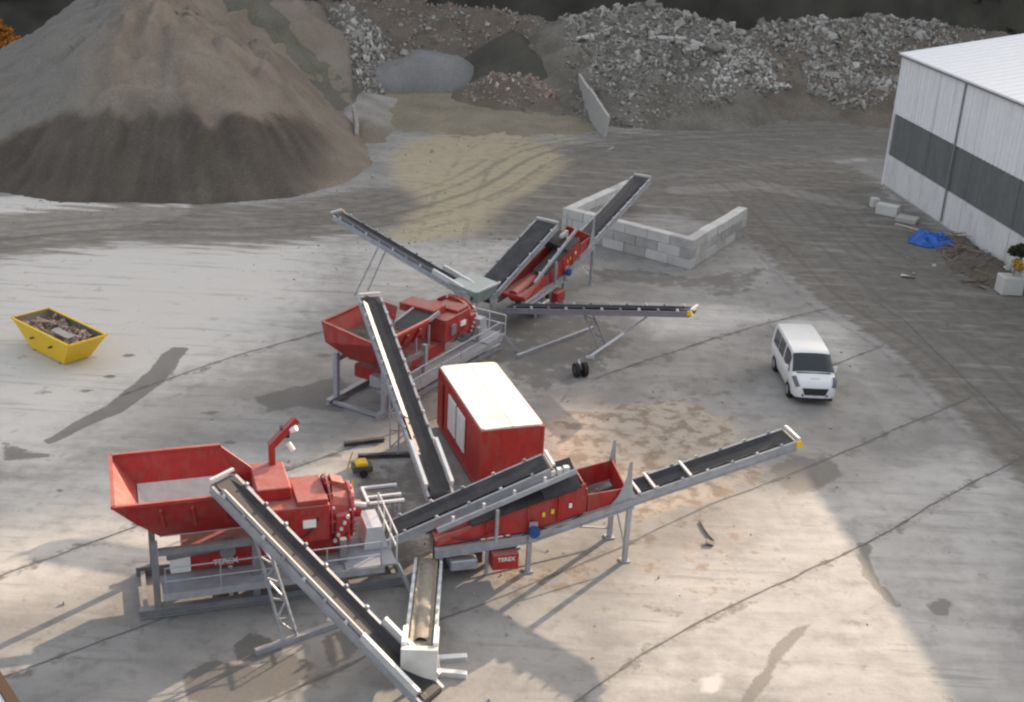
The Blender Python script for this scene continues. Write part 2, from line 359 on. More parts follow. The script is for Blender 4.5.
def ground_material():
    m = bpy.data.materials.new('yard_concrete'); m.use_nodes = True
    n = m.node_tree.nodes; l = m.node_tree.links; b = n['Principled BSDF']
    geo = n.new('ShaderNodeNewGeometry')
    def noise(scale, detail=8, rough=.62, stretch=None, rot=0):
        t = n.new('ShaderNodeTexNoise'); t.inputs['Scale'].default_value = scale; t.inputs['Detail'].default_value = detail; t.inputs['Roughness'].default_value = rough
        if stretch:
            mp = n.new('ShaderNodeMapping'); mp.inputs['Scale'].default_value = stretch; mp.inputs['Rotation'].default_value = (0, 0, rot)
            l.new(geo.outputs['Position'], mp.inputs['Vector']); l.new(mp.outputs[0], t.inputs['Vector'])
        else: l.new(geo.outputs['Position'], t.inputs['Vector'])
        return t.outputs['Fac']
    def ramp(v, a, b_, c=0., d=1.):
        r = n.new('ShaderNodeMapRange'); r.interpolation_type = 'SMOOTHSTEP'
        for i, x in enumerate((a, b_, c, d)): r.inputs[i + 1].default_value = x
        l.new(v, r.inputs[0]); return r.outputs[0]
    def mth(op, a, b_):
        q = n.new('ShaderNodeMath'); q.operation = op
        for i, x in enumerate((a, b_)):
            if isinstance(x, (int, float)): q.inputs[i].default_value = x
            else: l.new(x, q.inputs[i])
        return q.outputs[0]
    def mixc(f, a, c):
        q = n.new('ShaderNodeMix'); q.data_type = 'RGBA'
        if isinstance(f, (int, float)): q.inputs[0].default_value = f
        else: l.new(f, q.inputs[0])
        for i, x in ((6, a), (7, c)):
            if isinstance(x, tuple): q.inputs[i].default_value = (*x, 1)
            else: l.new(x, q.inputs[i])
        return q.outputs[2]
    def att(nm):
        a = n.new('ShaderNodeAttribute'); a.attribute_name = nm; return a.outputs['Fac']
    n1 = noise(.25); n2 = noise(1.3); n3 = noise(6, 6); n4 = noise(40, 3)
    trk = noise(.5, 6, .62, (.45, 2.6, 1), R(-14)); trk2 = noise(.5, 6, .62, (2.4, .4, 1), R(35))
    base = mixc(ramp(n1, .32, .68), (.215, .208, .198), (.325, .317, .303))
    base = mixc(mth('MULTIPLY', ramp(n2, .47, .66), .5), base, (.175, .168, .158))
    base = mixc(mth('MULTIPLY', ramp(n3, .5, .8), .3), base, (.37, .355, .335))
    def masked(a, k, nz, lo=.35, hi=.65):
        # attribute broken up by noise
        return ramp(mth('ADD', a, mth('MULTIPLY', mth('SUBTRACT', nz, .5), k)), lo, hi)
    du = masked(att('dust'), .9, mth('ADD', mth('MULTIPLY', n2, .6), mth('MULTIPLY', trk, .4)), .25, .75)
    c = mixc(mth('MULTIPLY', du, .9), base, (.55, .535, .51))
    sa = masked(att('sand'), 1.7, n2)
    sc_ = mixc(ramp(n2, .45, .6), (.42, .365, .295), (.23, .175, .125))
    c = mixc(mth('MULTIPLY', sa, .75), c, sc_)
    ro = masked(att('road'), 1.6, trk)
    ro2 = masked(att('road'), 1.8, trk2)
    rc = mixc(ramp(n2, .35, .7), (.095, .086, .073), (.18, .163, .14))
    c = mixc(mth('MULTIPLY', ro, .76), c, rc)
    c = mixc(mth('MULTIPLY', mth('MULTIPLY', ro2, ramp(trk, .5, .68)), .6), c, (.30, .28, .25))
    cl = masked(att('clay'), .9, mth('ADD', mth('MULTIPLY', n1, .4), mth('MULTIPLY', trk, .6)), .15, .95)
    c = mixc(mth('MULTIPLY', cl, .92), c, mixc(ramp(n2, .4, .7), (.40, .345, .24), (.335, .29, .205)))
    da = masked(att('damp_shade'), 1.35, mth('ADD', mth('MULTIPLY', n2, .7), mth('MULTIPLY', n3, .3)), .40, .60)
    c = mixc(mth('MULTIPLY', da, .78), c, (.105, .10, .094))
    tk = masked(att('track'), 1.7, mth('ADD', mth('MULTIPLY', n1, .5), mth('MULTIPLY', n2, .5)), .35, .95)
    c = mixc(mth('MULTIPLY', tk, .46), c, (.10, .093, .083))
    sp_ = ramp(noise(.9, 10, .7), .60, .655); c = mixc(mth('MULTIPLY', sp_, .34), c, (.12, .113, .105))
    sp2 = ramp(noise(2.6, 10, .72), .62, .67); c = mixc(mth('MULTIPLY', sp2, .34), c, (.13, .122, .112))
    # fine tyre marks everywhere
    tm = ramp(noise(.5, 5, .6, (.22, 3.2, 1), R(22)), .57, .66); tm2 = ramp(noise(.4, 5, .6, (.2, 3.6, 1), R(-40)), .57, .66)
    c = mixc(mth('MULTIPLY', mth('MULTIPLY', mth('MAXIMUM', tm, tm2), ramp(n1, .4, .6)), .35), c, (.13, .125, .12))
    c = mixc(ramp(n4, .35, .7, 0, .16), c, (.10, .095, .09))
    l.new(c, b.inputs['Base Color'])
    l.new(mth('SUBTRACT', .92, mth('MULTIPLY', da, .30)), b.inputs['Roughness'])
    b.inputs['Specular IOR Level'].default_value = .25
    bp = n.new('ShaderNodeBump'); bp.inputs['Strength'].default_value = .35; bp.inputs['Distance'].default_value = .08
    hsum = mth('ADD', mth('MULTIPLY', n3, .4), mth('ADD', mth('MULTIPLY', n4, .25), mth('MULTIPLY', trk, mth('MULTIPLY', att('road'), .5))))
    l.new(hsum, bp.inputs['Height']); l.new(bp.outputs['Normal'], b.inputs['Normal'])
    return m
ground = link('ground', me, ground_material()); tag(ground, 'grey stained concrete yard with mud, dust, wet and dark patches', kind='structure')

def gz_at(x, y):
    x = np.asarray(x, float); y = np.asarray(y, float)
    return fbm(x * .12, y * .12, 3, 1) * .05 + mud_relief(x, y)

# slab joints: ragged tar-filled seams lying in the concrete
JOINT = mat('joint_tar', (.12, .113, .105), .9, var=.3, vscale=4)
joints = [[(-30, 588), (0, 576), (60, 554), (135, 527), (281, 473), (345, 450), (385, 436), (450, 412)],
          [(-30, 690), (15, 674), (90, 645), (150, 622), (215, 598), (300, 566)],
          [(250, 712), (290, 692), (350, 665), (438, 620), (504, 596), (625, 545), (705, 507), (827, 460), (900, 427), (970, 398)],
          [(560, 712), (580, 699), (640, 655), (700, 622), (770, 588), (865, 545), (945, 498), (1030, 452)],
          [(120, 395), (165, 380), (250, 352), (330, 330)],
          [(596, 378), (680, 350), (760, 325), (832, 307)],
          [(832, 366), (884, 345)],
          [(870, 298), (904, 320), (960, 375), (1030, 440)],
          [(835, 366), (800, 345), (770, 326)]]
for jp in joints:
    P = [Vector((*p, 0)) for p in gw(jp)]
    pts = []
    for a, b in zip(P[:-1], P[1:]):
        k = max(2, int((b - a).length / .35))
        pts += [a.lerp(b, i / k) for i in range(k)]
    pts.append(P[-1]); vs = []; n_ = len(pts)
    for i, p in enumerate(pts):
        d = (pts[min(i + 1, n_ - 1)] - pts[max(i - 1, 0)]).normalized(); s_ = Vector((-d.y, d.x, 0))
        wob = s_ * (fbm(np.array(i * .31), np.array(P[0].x), 3) * .09)
        wd = .022 + .04 * abs(fbm(np.array(i * .7), np.array(P[0].y), 2)) + (.05 if random.random() < .12 else 0)
        for sg in (-1, 1):
            q = p + wob + s_ * sg * wd; vs.append((q.x, q.y, float(gz_at(q.x, q.y)) + .012))
    mb = MB(); mb.poly(vs, [(2 * i, 2 * i + 2, 2 * i + 3, 2 * i + 1) for i in range(n_ - 1)])
    mb.build('slab_joint', JOINT, ground)

# ------------------------------------------------------------------ hillside behind and on the right
hx = np.arange(-260, 330, 3.0); hy = np.arange(60, 420, 3.0); HX, HY = np.meshgrid(hx, hy)
rough_ = fbm(HX * .07, HY * .07, 4, 2)
crest_ = np.interp(HX, [-260, -120, -60, 66, 70, 74, 79, 86, 200, 330], [6, 14, 46, 47, 45.5, 42.0, 41.0, 43.5, 44, 40])  # unseen crest, heights shaped so its shadow ends at the sunlit patch
back = crest_ * sstep(0, 1, (HY - 138 + rough_ * 3) / 12.0) + .15 * np.clip(HY - 152, 0, 300) * (crest_ > 45)
left = np.clip((-HX - 62 - .1 * (HY - 60) + rough_ * 5) * .4, 0, 10)
left = np.maximum(left, np.clip((HY - 110 + rough_ * 4) * .3, 0, 9) * sstep(-36, -46, HX))
HZ = np.maximum(back, left)
HZ = HZ + (HZ > .5) * (fbm(HX * .3, HY * .3, 3, 4) * .9)
me, used = grid_mesh('hill', hx, hy, np.where(HZ > .05, HZ, -1.0), keep=(HZ > .05))
HILL = mat('dark_hillside', (.05, .047, .038), .95, var=.5, vscale=.25, bump=.6, bscale=1.5, dirt=(.05, .043, .035), dirt_amt=.6, dscale=.12)
tag(link('hill', me, HILL), 'dark shaded quarry hillside behind the heaps', kind='structure')

# ------------------------------------------------------------------ heaps
def heap_material(name, cols, gravel=18.0, bump=.8, speck=.22):
    """three tones: a fine pebble pattern over broad drifts; 'face' attribute mixes in the third"""
    m = bpy.data.materials.new(name); m.use_nodes = True
    n = m.node_tree.nodes; l = m.node_tree.links; b = n['Principled BSDF']
    geo = n.new('ShaderNodeNewGeometry')
    a1 = n.new('ShaderNodeTexNoise'); a1.inputs['Scale'].default_value = .35; a1.inputs['Detail'].default_value = 7
    a2 = n.new('ShaderNodeTexVoronoi'); a2.inputs['Scale'].default_value = gravel * .5
    a3 = n.new('ShaderNodeTexNoise'); a3.inputs['Scale'].default_value = gravel * .6; a3.inputs['Detail'].default_value = 5; a3.inputs['Roughness'].default_value = .75
    for q in (a1, a2, a3): l.new(geo.outputs['Position'], q.inputs['Vector'])
    def ramp(v, a, b_, c=0., d=1.):
        r = n.new('ShaderNodeMapRange')
        for i, x in enumerate((a, b_, c, d)): r.inputs[i + 1].default_value = x
        l.new(v, r.inputs[0]); return r.outputs[0]
    def mixc(f, a, c, bt='MIX'):
        q = n.new('ShaderNodeMix'); q.data_type = 'RGBA'; q.blend_type = bt
        if isinstance(f, (int, float)): q.inputs[0].default_value = f
        else: l.new(f, q.inputs[0])
        for i, x in ((6, a), (7, c)):
            if isinstance(x, tuple): q.inputs[i].default_value = (*x, 1)
            else: l.new(x, q.inputs[i])
        return q.outputs[2]
    c = mixc(ramp(a1.outputs['Fac'], .35, .65), cols[0], cols[1])
    at = n.new('ShaderNodeAttribute'); at.attribute_name = 'face'
    c = mixc(at.outputs['Fac'], c, cols[2])
    if len(cols) > 3:
        at2 = n.new('ShaderNodeAttribute'); at2.attribute_name = 'side'; c = mixc(at2.outputs['Fac'], c, cols[3])
    c = mixc(ramp(a2.outputs['Color'], .8, .97, 0, speck), c, tuple(min(.6, x * 1.9) for x in cols[1]))
    g = n.new('ShaderNodeMix'); g.data_type = 'RGBA'; g.blend_type = 'MULTIPLY'; g.inputs[0].default_value = 1
    l.new(c, g.inputs[6]); l.new(ramp(a3.outputs['Fac'], .25, .75, .62, 1.38), g.inputs[7])
    l.new(g.outputs[2], b.inputs['Base Color']); b.inputs['Roughness'].default_value = .95; b.inputs['Specular IOR Level'].default_value = .15
    bp = n.new('ShaderNodeBump'); bp.inputs['Strength'].default_value = bump; bp.inputs['Distance'].default_value = .12
    l.new(a3.outputs['Fac'], bp.inputs['Height']); l.new(bp.outputs['Normal'], b.inputs['Normal'])
    return m
HEAPS = {}
def heap(name, label, cat, bounds, fn, material, step=.35, amp=.18, freq=.5, group=None, fine=.07):
    x0, x1, y0, y1 = bounds
    xs = np.arange(x0, x1, step); ys = np.arange(y0, y1, step); X, Y = np.meshgrid(xs, ys)
    r = fn(X, Y); h = r[0] if isinstance(r, tuple) else r
    h = h + np.where(h > -.5, fbm(X * freq, Y * freq, 4, 2) * amp * np.clip(h + .6, 0, 1.5) + fbm(X * 2.3, Y * 2.3, 2, 5) * fine, 0)
    # slump runnels down the slopes
    me, used = grid_mesh(name, xs, ys, np.maximum(h, -.25), keep=(h > -.15))
    fa = r[1] if isinstance(r, tuple) else np.zeros(X.shape)
    si = r[2] if isinstance(r, tuple) and len(r) > 2 else np.zeros(X.shape)
    attr(me, 'face', np.clip(fa, 0, 1).ravel()[used]); attr(me, 'side', np.clip(si, 0, 1).ravel()[used])
    o = link(name, me, material); tag(o, label, cat, group)
    def hf(x, y):
        i = int(np.clip((x - x0) / step, 0, len(xs) - 1)); j = int(np.clip((y - y0) / step, 0, len(ys) - 1)); return float(h[j, i])
    HEAPS[label] = (hf, bounds); return o, hf
def ridge(X, Y, pts, slope, rnd=1.0):
    d, z = seg_dist(X, Y, pts); return z - slope * (np.sqrt(d * d + rnd * rnd) - rnd)

# big left heap with a freshly dug dark front face
fb = gw([(-160, 215), (0, 193), (60, 203), (130, 203), (200, 205), (290, 198), (348, 184), (374, 164), (366, 142), (354, 116)])
def big(X, Y):
    front = fb + [(-17, 118), (-30, 150), (-80, 150), (-90, 80)]
    d, _ = seg_dist(X, Y, fb); ins = inside(X, Y, front)
    wob = fbm(X * .25, Y * .25, 3, 1)
    dd = np.where(ins, d, -d * 1.2)
    up = mx(ridge(X, Y, [(-27.2, 90.5, 10.6), (-30.3, 106, 12.4), (-32, 125, 12.4)], .64), ridge(X, Y, [(-25, 103, 10.8), (-22.5, 112, 9)], .72))
    up = mx(up, ridge(X, Y, [(-27, 90, 10.4), (-18.5, 86.5, 4.6), (-15, 88, 3.6)], .62, .6))
    up = mx(up, ridge(X, Y, [(-28.5, 93, 10.2), (-35, 88, 6.0), (-44, 84, 3.0), (-56, 80, 1)], .6))
    crest = 4.9 + wob * .55 - np.clip((X + 19) * .16, 0, 3) - np.clip((-30.5 - X) * .5, 0, 3.2)
    sl_ = .86 - .2 * sstep(-20, -13, X)
    cut = np.where(dd < 1.4, .5 * dd, .7 + sl_ * (dd - 1.4))
    cut = np.where(dd < 0, dd * .5, cut)
    lip = np.minimum(cut, crest + (dd - crest / .86) * .3)
    h = np.minimum(up, np.where(dd > 0, np.where(cut < crest, cut, crest + (dd - crest / .86 - .45) * .6), -.3 + dd * .3))
    pa = np.arctan2(Y - 96, X + 27); pr_ = np.hypot(Y - 96, X + 27)
    run = fbm(pa * 9 + .6 * fbm(X * .2, Y * .2, 2, 1), pr_ * .16, 4, 4) * .75 * sstep(.5, 3, h) + fbm(pa * 34, pr_ * .3, 3, 2) * .3 * sstep(.3, 1.5, h)
    run = run + fbm(X * .16, Y * .16, 3, 5) * .7 * sstep(4.5, 7, h)
    tier = (h * .62 + .5 * fbm(X * .15, Y * .15, 3, 0)) % 1.0
    run = run + np.where((h > crest + .3) & (X > -29), .45 * (sstep(.0, .75, tier) - sstep(.75, 1.0, tier)), 0)
    h = h + np.where(ins, run, 0)
    face = sstep(.5, -.4, dd * .86 - crest - .1 + .5 * fbm(X * .9, Y * .9, 4, 3)) * sstep(-50, -44, X + 2 * wob)
    face = face * sstep(-12.5, -15.5, X) * sstep(91, 87, Y)
    side = sstep(-28.0, -31.5, X + (Y - 90) * .12 + fbm(X * .2, Y * .2, 3, 2) * 1.5)
    side = side * (1 - face)
    face = face * (.86 + .3 * fbm(pa * 26, pr_ * .25, 3, 1))
    return h, face, side
M_BIG = heap_material('gravel_brown', [(.22, .187, .152), (.275, .238, .198), (.090, .079, .068), (.215, .203, .185)], 16, 1.0, .08)
heap('gravel_heap', 'huge brown gravel heap at left with a dark dug-out front face', 'gravel heap', (-62, -9, 70, 132), big, M_BIG, .33, .3, .3, fine=.1)

M_GREEN = heap_material('heap_greenish', [(.13, .125, .105), (.17, .16, .135), (.10, .09, .075)], 12)
heap('soil_heap', 'greenish grey soil heap on the right shoulder of the big gravel heap', 'soil heap', (-34, -10, 92, 132),
     lambda X, Y: ridge(X, Y, [(-26.3, 112, 10.0), (-28, 124, 10.5)], .88, 1.5) + .3 * fbm(X * .4, Y * .4, 3, 2), M_GREEN, .35, .5, .5)
M_GRAVG = heap_material('pale_chippings', [(.215, .213, .213), (.255, .252, .25), (.2, .2, .2)], 16, .9)
def loaf(X, Y):
    d, _ = seg_dist(X, Y, [(-12.6, 118.3), (-8.0, 119.3)])
    h1 = (3.5 - .9 * sstep(-9.5, -14, X)) * np.sqrt(np.clip(1 - (d / 4.1) ** 2, 0, 1)) ** 1.2 - 1.0 * (d > 4.1)
    d2, _ = seg_dist(X, Y, [(-15.2, 116.8), (-13.2, 117)]); h2 = 1.5 * np.sqrt(np.clip(1 - (d2 / 2.6) ** 2, 0, 1)) - 1.0 * (d2 > 2.6)
    return np.where(h2 > h1, h1 * .35 + h2 * .65, h1) + .3 + .25 * fbm(X * .35, Y * .35, 3, 3)
heap('chippings_heap', 'smooth pale grey heap of chippings beside the ramp', 'gravel heap', (-21, -2, 111, 126), loaf, M_GRAVG, .22, .3, .5, fine=.08)
M_DARK = heap_material('dark_soil', [(.075, .072, .062), (.10, .093, .078), (.06, .058, .05)], 14)
heap('soil_heap', 'rounded dark soil heap left of the leaning concrete divider wall', 'soil heap', (-12, 10, 100, 136),
     lambda X, Y: mx(ridge(X, Y, [(-1.6, 122, 5.8), (-.2, 118, 4.6)], .78, 1.0), ridge(X, Y, [(-.2, 118, 4.6), (1.8, 117.5, 3.0)], .72, 1.2)) , M_DARK, .33, .15, .4)
M_MUDR = heap_material('ramp_mud', [(.20, .178, .14), (.255, .225, .17), (.15, .135, .11)], 10, .5)
heap('mud_ramp', 'low muddy ramp rising between the heaps', 'mud ramp', (-16.5, 8, 94, 140),
     lambda X, Y: np.minimum((Y - 99 - .3 * np.abs(X + 5)) * .055, 1.6) * sstep(16, 9, np.abs(X + 5)) - .12, M_MUDR, .4, .12, .5)
M_ASH = heap_material('pale_ash', [(.24, .22, .195), (.34, .33, .315), (.19, .165, .13)], 14, .5)
heap('ash_spill', 'pale ash and sand spill at the foot of the grey rubble', 'spill heap', (-18, -8, 92, 118),
     lambda X, Y: (ridge(X, Y, [(-15.4, 111.5, 1.2), (-13.6, 104, .5), (-12.0, 97, .12)], .25, .8), sstep(105, 99, Y)), M_ASH, .3, .15, .6)
M_RBASE = heap_material('rubble_base', [(.135, .124, .105), (.20, .187, .163), (.08, .075, .065)], 9, 1.0)
M_RBASE2 = heap_material('rubble_base_brown', [(.135, .115, .095), (.18, .155, .13), (.08, .075, .065)], 9, 1.0)

# broken concrete: a few angular shapes, used over and over
def chunk_mesh(i):
    r = random.Random(100 + i); bm = bmesh.new()
    fl = r.uniform(.3, .9)
    if i % 2:
        dims = [(.62, .42, .10), (.5, .4, .3), (.8, .16, .12), (.55, .5, .14), (.45, .35, .4)][i // 2]
        for a in (-1, 1):
            for b in (-1, 1):
                for c in (-1, 1): bm.verts.new((a * dims[0] * r.uniform(.75, 1.1), b * dims[1] * r.uniform(.75, 1.1), c * dims[2] * r.uniform(.75, 1.1)))
    for _ in range(0 if i % 2 else 11):
        v = Vector((r.gauss(0, 1), r.gauss(0, 1), r.gauss(0, 1))).normalized()
        k = max(abs(v.x), abs(v.y), abs(v.z)); v = v / (k * .55 + .45)
        bm.verts.new((v.x * .62, v.y * .5, v.z * .42 * fl))
    bmesh.ops.convex_hull(bm, input=bm.verts[:])
    for v in [v for v in bm.verts if not v.link_faces]: bm.verts.remove(v)
    me = bpy.data.meshes.new('concrete_chunk'); bm.to_mesh(me); bm.free(); return me
CH = [chunk_mesh(i) for i in range(10)]
CHM = {}
def chunk(i, mi):
    if (i, mi) not in CHM:
        c = CH[i].copy(); c.materials.append(RUB[mi]); CHM[(i, mi)] = c
    return CHM[(i, mi)]
CHV = []
for c in CH:
    v = np.array([tuple(q.co) for q in c.vertices]); t = [tuple(p.vertices) for p in c.polygons]; CHV.append((v, t))
def rotm(a, b, c):
    return np.array(Matrix.Rotation(a, 3, 'Z') @ Matrix.Rotation(b, 3, 'X') @ Matrix.Rotation(c, 3, 'Y'))
def chunk_stuff(name, spots, sizes, material, parent):
    V = []; Fc = []; base = 0
    for (x, y, z), s in zip(spots, sizes):
        v, t = CHV[random.randrange(10)]
        v = v @ rotm(*(random.uniform(0, 6.28) for _ in range(3))).T * s + (x, y, z)
        V.append(v); Fc += [tuple(i + base for i in f) for f in t]; base += len(v)
    me = bpy.data.meshes.new(name); me.from_pydata(np.concatenate(V).tolist(), [], Fc)
    o = link(name, me, material, parent); o['kind'] = 'stuff'; return o
def cover(o, hf, area, n_big, n_small, sz=(.5, 1.3), mats=(0, 1, 2), small=(.15, .5), smat=0, dens=None):
    """area: function giving a random x,y inside the rubble zone"""
    for k in range(n_big):
        x, y = area(); z = hf(x, y)
        if z < -.05: continue
        s = random.uniform(*sz) * random.choice((.75, .8, 1, 1))
        c = link('concrete_chunk', chunk(random.randrange(10), random.choice(mats)), None, o)
        c.location = (x, y, z + s * .12); c.rotation_euler = [random.uniform(0, 6.28) for _ in range(3)]
        c.scale = (s * random.uniform(.8, 1.4), s * random.uniform(.7, 1.1), s)
    for m_ in (smat if isinstance(smat, tuple) else (smat,)):
        sp = []; ss = []
        for k in range(n_small // (len(smat) if isinstance(smat, tuple) else 1)):
            x, y = area(); z = hf(x, y)
            if z < -.1: continue
            s = small[0] + (small[1] - small[0]) * random.random() ** 2
            sp.append((x, y, z + s * .15)); ss.append(s)
        if sp: chunk_stuff('rubble_fragments', sp, ss, RUB[m_], o)
def area_poly(poly):
    xs_ = [p[0] for p in poly]; ys_ = [p[1] for p in poly]
    def f():
        while True:
            x = random.uniform(min(xs_), max(xs_)); y = random.uniform(min(ys_), max(ys_))
            if inside(np.array([x]), np.array([y]), poly)[0]: return x, y
    return f

o, hf = heap('rubble_heap', 'big heap of broken concrete behind the divider wall', 'rubble heap', (0, 31, 101, 140),
    lambda X, Y: np.minimum(mx(ridge(X, Y, [(4.5, 124.5, 7.0), (10, 126, 7.9), (14.5, 126.5, 8.0), (20, 124, 6.4), (24, 124, 4.0)], .46, .6), ridge(X, Y, [(8.5, 112, 2.6), (14, 113.5, 3.0)], .6)) , 20)
    + .55 * fbm(X * .35, Y * .35, 4, 3), M_RBASE, .33, .5, .7, fine=.16)
ar = area_poly([(4.5, 108), (8, 105.5), (16, 111), (26, 120), (25, 128), (14, 131), (2.5, 129)])
ar_hi = area_poly([(3.5, 122), (8, 114), (16, 117), (25, 121), (24, 127), (14, 130), (3, 128)])
cover(o, hf, ar_hi, 190, 3600, (.4, 1.25), (0, 0, 1, 1, 2), (.15, .6), (0, 1, 2))
cover(o, hf, ar_hi, 10, 0, (1.0, 1.6), (0, 1, 2), (.1, .2), 0)
cover(o, hf, ar, 80, 5000, (.3, .8), (0, 1, 2), (.1, .45), (0, 2, 0))
cover(o, hf, area_poly([(17, 113.5), (26, 119.5), (27, 123), (20, 122), (16, 117)]), 20, 900, (.3, .6), (1, 4), (.15, .45), (1, 4))
for (a, b, zz) in [((11.6, 121.5), (15.2, 121.9), .35), ((15.6, 121.3), (17.4, 121.0), .35), ((4.6, 120), (6.1, 120.8), .5)]:
    mb = MB(); za = hf(*a) + zz; zb = hf(*b) + zz
    mb.beam((a[0], a[1], za), (b[0], b[1], zb), .45, .25); mb.build('concrete_beam', RUB[4], o)

o, hf = heap('rubble_heap', 'long low rubble heap mixed with soil next to the white shed', 'rubble heap', (20, 62, 108, 150),
    lambda X, Y: mx(ridge(X, Y, [(23, 128, 6.3), (30, 131.5, 7.2), (37, 134, 7.6), (43, 134, 7.2), (56, 134, 6)], .5, .8), ridge(X, Y, [(29, 121, 2.6), (36, 120, 3.0), (44, 118, 3)], .55))
    + .5 * fbm(X * .3, Y * .3, 4, 2), M_RBASE2, .35, .45, .6, fine=.14)
ar = area_poly([(23, 121), (30, 117), (38, 115), (50, 120), (48, 137), (36, 137), (23, 131)])
cover(o, hf, area_poly([(22, 126), (30, 124), (40, 127), (46, 131), (40, 137), (24, 131)]), 130, 2600, (.35, 1.2), (0, 1, 2), (.15, .6), (0, 1, 2))
cover(o, hf, area_poly([(27, 119), (33, 116.5), (36, 120), (33, 125), (27, 124)]), 70, 700, (.4, 1.1), (0, 1), (.2, .55), (0, 1))
cover(o, hf, ar, 8, 0, (1.0, 1.5), (0, 2), (.1, .2), 0)
cover(o, hf, ar, 60, 4200, (.3, .7), (0, 2, 2), (.1, .45), (0, 2, 2))
# an old window frame lying on that heap
fr = empty('metal_frame', (38.0, 121.5, 0), R(8), 'bent square metal frame lying on the soil near the shed', 'frame')
zf = max(hf(38, 121.5), 1.5)
MB().beam((-1.3, 0, zf + .2), (-1.1, 1.9, zf + 2.4), .12, .12).build('side_bar', GALV, fr)
MB().beam((-1.3, 0, zf + .2), (1.4, .1, zf + .3), .12, .12).build('bottom_bar', GALV, fr)
MB().beam((-1.1, 1.9, zf + 2.4), (1.3, 2.2, zf + 2.7), .12, .12).build('top_bar', GALV, fr)

o, hf = heap('rubble_heap', 'reddish brown rubble heap behind the pale chippings', 'rubble heap', (-30, 4, 120, 150),
    lambda X, Y: ridge(X, Y, [(-21, 131, 6.6), (-12, 134, 7.0), (-5, 133, 6.4), (2, 134, 5.4)], .55, .8) + .5 * fbm(X * .3, Y * .3, 4, 2), M_RBASE2, .35, .45, .6, fine=.12)
cover(o, hf, area_poly([(-22, 124), (-2, 126), (2, 130), (2, 136), (-24, 136)]), 70, 1300, (.35, .9), (0, 3, 1), (.12, .45), (0, 3))
o, hf = heap('rubble_heap', 'steep strip of grey broken concrete right of the soil shoulder', 'rubble heap', (-24, -9, 108, 140),
    lambda X, Y: ridge(X, Y, [(-15.5, 113.5, 2.2), (-17.0, 119, 4.6), (-18.5, 126, 6.6)], .75, .7) + .3 * fbm(X * .4, Y * .4, 4, 2), M_RBASE, .33, .4, .6, fine=.12)
cover(o, hf, area_poly([(-18.5, 111), (-13, 111), (-13, 120), (-15, 130), (-21, 130)]), 110, 1400, (.35, .95), (0, 1, 1, 4), (.15, .5), (0, 1))
# pink brick rubble lying on the dark heap's foot
hfd = HEAPS['rounded dark soil heap left of the leaning concrete divider wall'][0]
o, hf = heap('rubble_heap', 'small pinkish brick rubble pile in front of the dark soil heap', 'rubble heap', (-9, 5, 108, 123),
    lambda X, Y: ridge(X, Y, [(-2.5, 114.8, 2.9), (.6, 114.2, 2.6)], .62, .8) + .2 * fbm(X * .5, Y * .5, 3, 1), M_RBASE2, .3, .2, .6)
cover(o, hf, area_poly([(-6, 112), (-1, 110.5), (3, 112), (3, 116), (-5, 117)]), 60, 900, (.25, .65), (3, 3, 0, 4), (.1, .35), (3, 0))

# leaning divider wall made of precast panels
base = empty('divider_wall', (6.9, 103.4, 0), 0, 'low leaning precast concrete divider wall between soil and rubble', 'wall')
dvec = Vector((3.1 - 6.9, 123.5 - 103.4, 0)); Lw = dvec.length; dn = dvec.normalized(); sn = Vector((-dn.y, dn.x, 0))
nP = 8
for i in range(nP):
    a = dn * (Lw * i / nP + .02); b = dn * (Lw * (i + 1) / nP - .02); hgt = 1.7 + .04 * ((i * 7) % 3); ln = .06 * (i % 3)
    rise = .30 * i
    mb = MB()
    lo = [a - sn * .12, b - sn * .12, b + sn * .12, a + sn * .12]
    mb.hexa([p + Vector((0, 0, -.1)) for p in lo], [p + Vector((0, 0, hgt + (rise if j in (0, 3) else rise + .30))) - sn * (.22 + ln * .3) for j, p in enumerate(lo)])
    mb.build('wall_panel', CONC, base)
sl = empty('leaning_slab', (26.0, 119.9, 0), R(20), 'flat concrete slab leaning between the two rubble heaps', 'slab')
MB().plate([(-.9, .6, .2), (.5, -.6, .0), (-.2, -.2, 2.3), (-2.2, 1.4, 3.4)], .22).build('slab', RUB[1], sl)
sl = empty('leaning_slab', (-13.3, 98.5, 0), R(0), 'upright broken concrete slab at the foot of the big gravel heap', 'slab')
MB().plate([(.2, -1.5, -.1), (-.2, 1.6, .3), (-.9, 4.6, 1.2), (-.9, 4.4, 1.7), (-.15, 1.2, .9), (.15, -1.3, .5)], .3).build('slab', RUB[0], sl)

# loose stones about the heap feet
for k, (px, py, s) in enumerate([(322, 180, .5), (347, 172, .4), (235, 200, .45), (120, 199, .35), (372, 178, .35), (610, 150, .5), (500, 240, .25), (432, 152, .3)]):
    p = W(px, py); c = link('loose_stone', chunk(k % 10, (0, 1, 4)[k % 3]), None)
    c.location = (p.x, p.y, s * .15); c.scale = (s, s, s); c.rotation_euler = (k, k * 2, k * 3)
    tag(c, ['pale stone by the right foot of the big gravel heap', 'smaller pale stone beside the tan clay wash, near gravel heap', 'stone below the dark face of the gravel heap', 'pebble at the left foot of the dark gravel face', 'stone at the left edge of the tan clay', 'lump of concrete in front of the divider wall end', 'small stone on the dusty ground behind the rear plant', 'small stone lying on the tan clay wash'][k], 'stone', 'loose stones in the yard')

# ------------------------------------------------------------------ white shed on the right
SHED0 = Vector((27.32, 91.3, 0)); sdir = Vector((.116, -.993, 0)); sout = Vector((.993, .116, 0))
SH_L, SH_W, EAVE = 78.0, 24.0, 9.6
shed = empty('industrial_shed', SHED0, math.atan2(sdir.y, sdir.x), 'long white shed with grey window band along its side wall', 'shed')
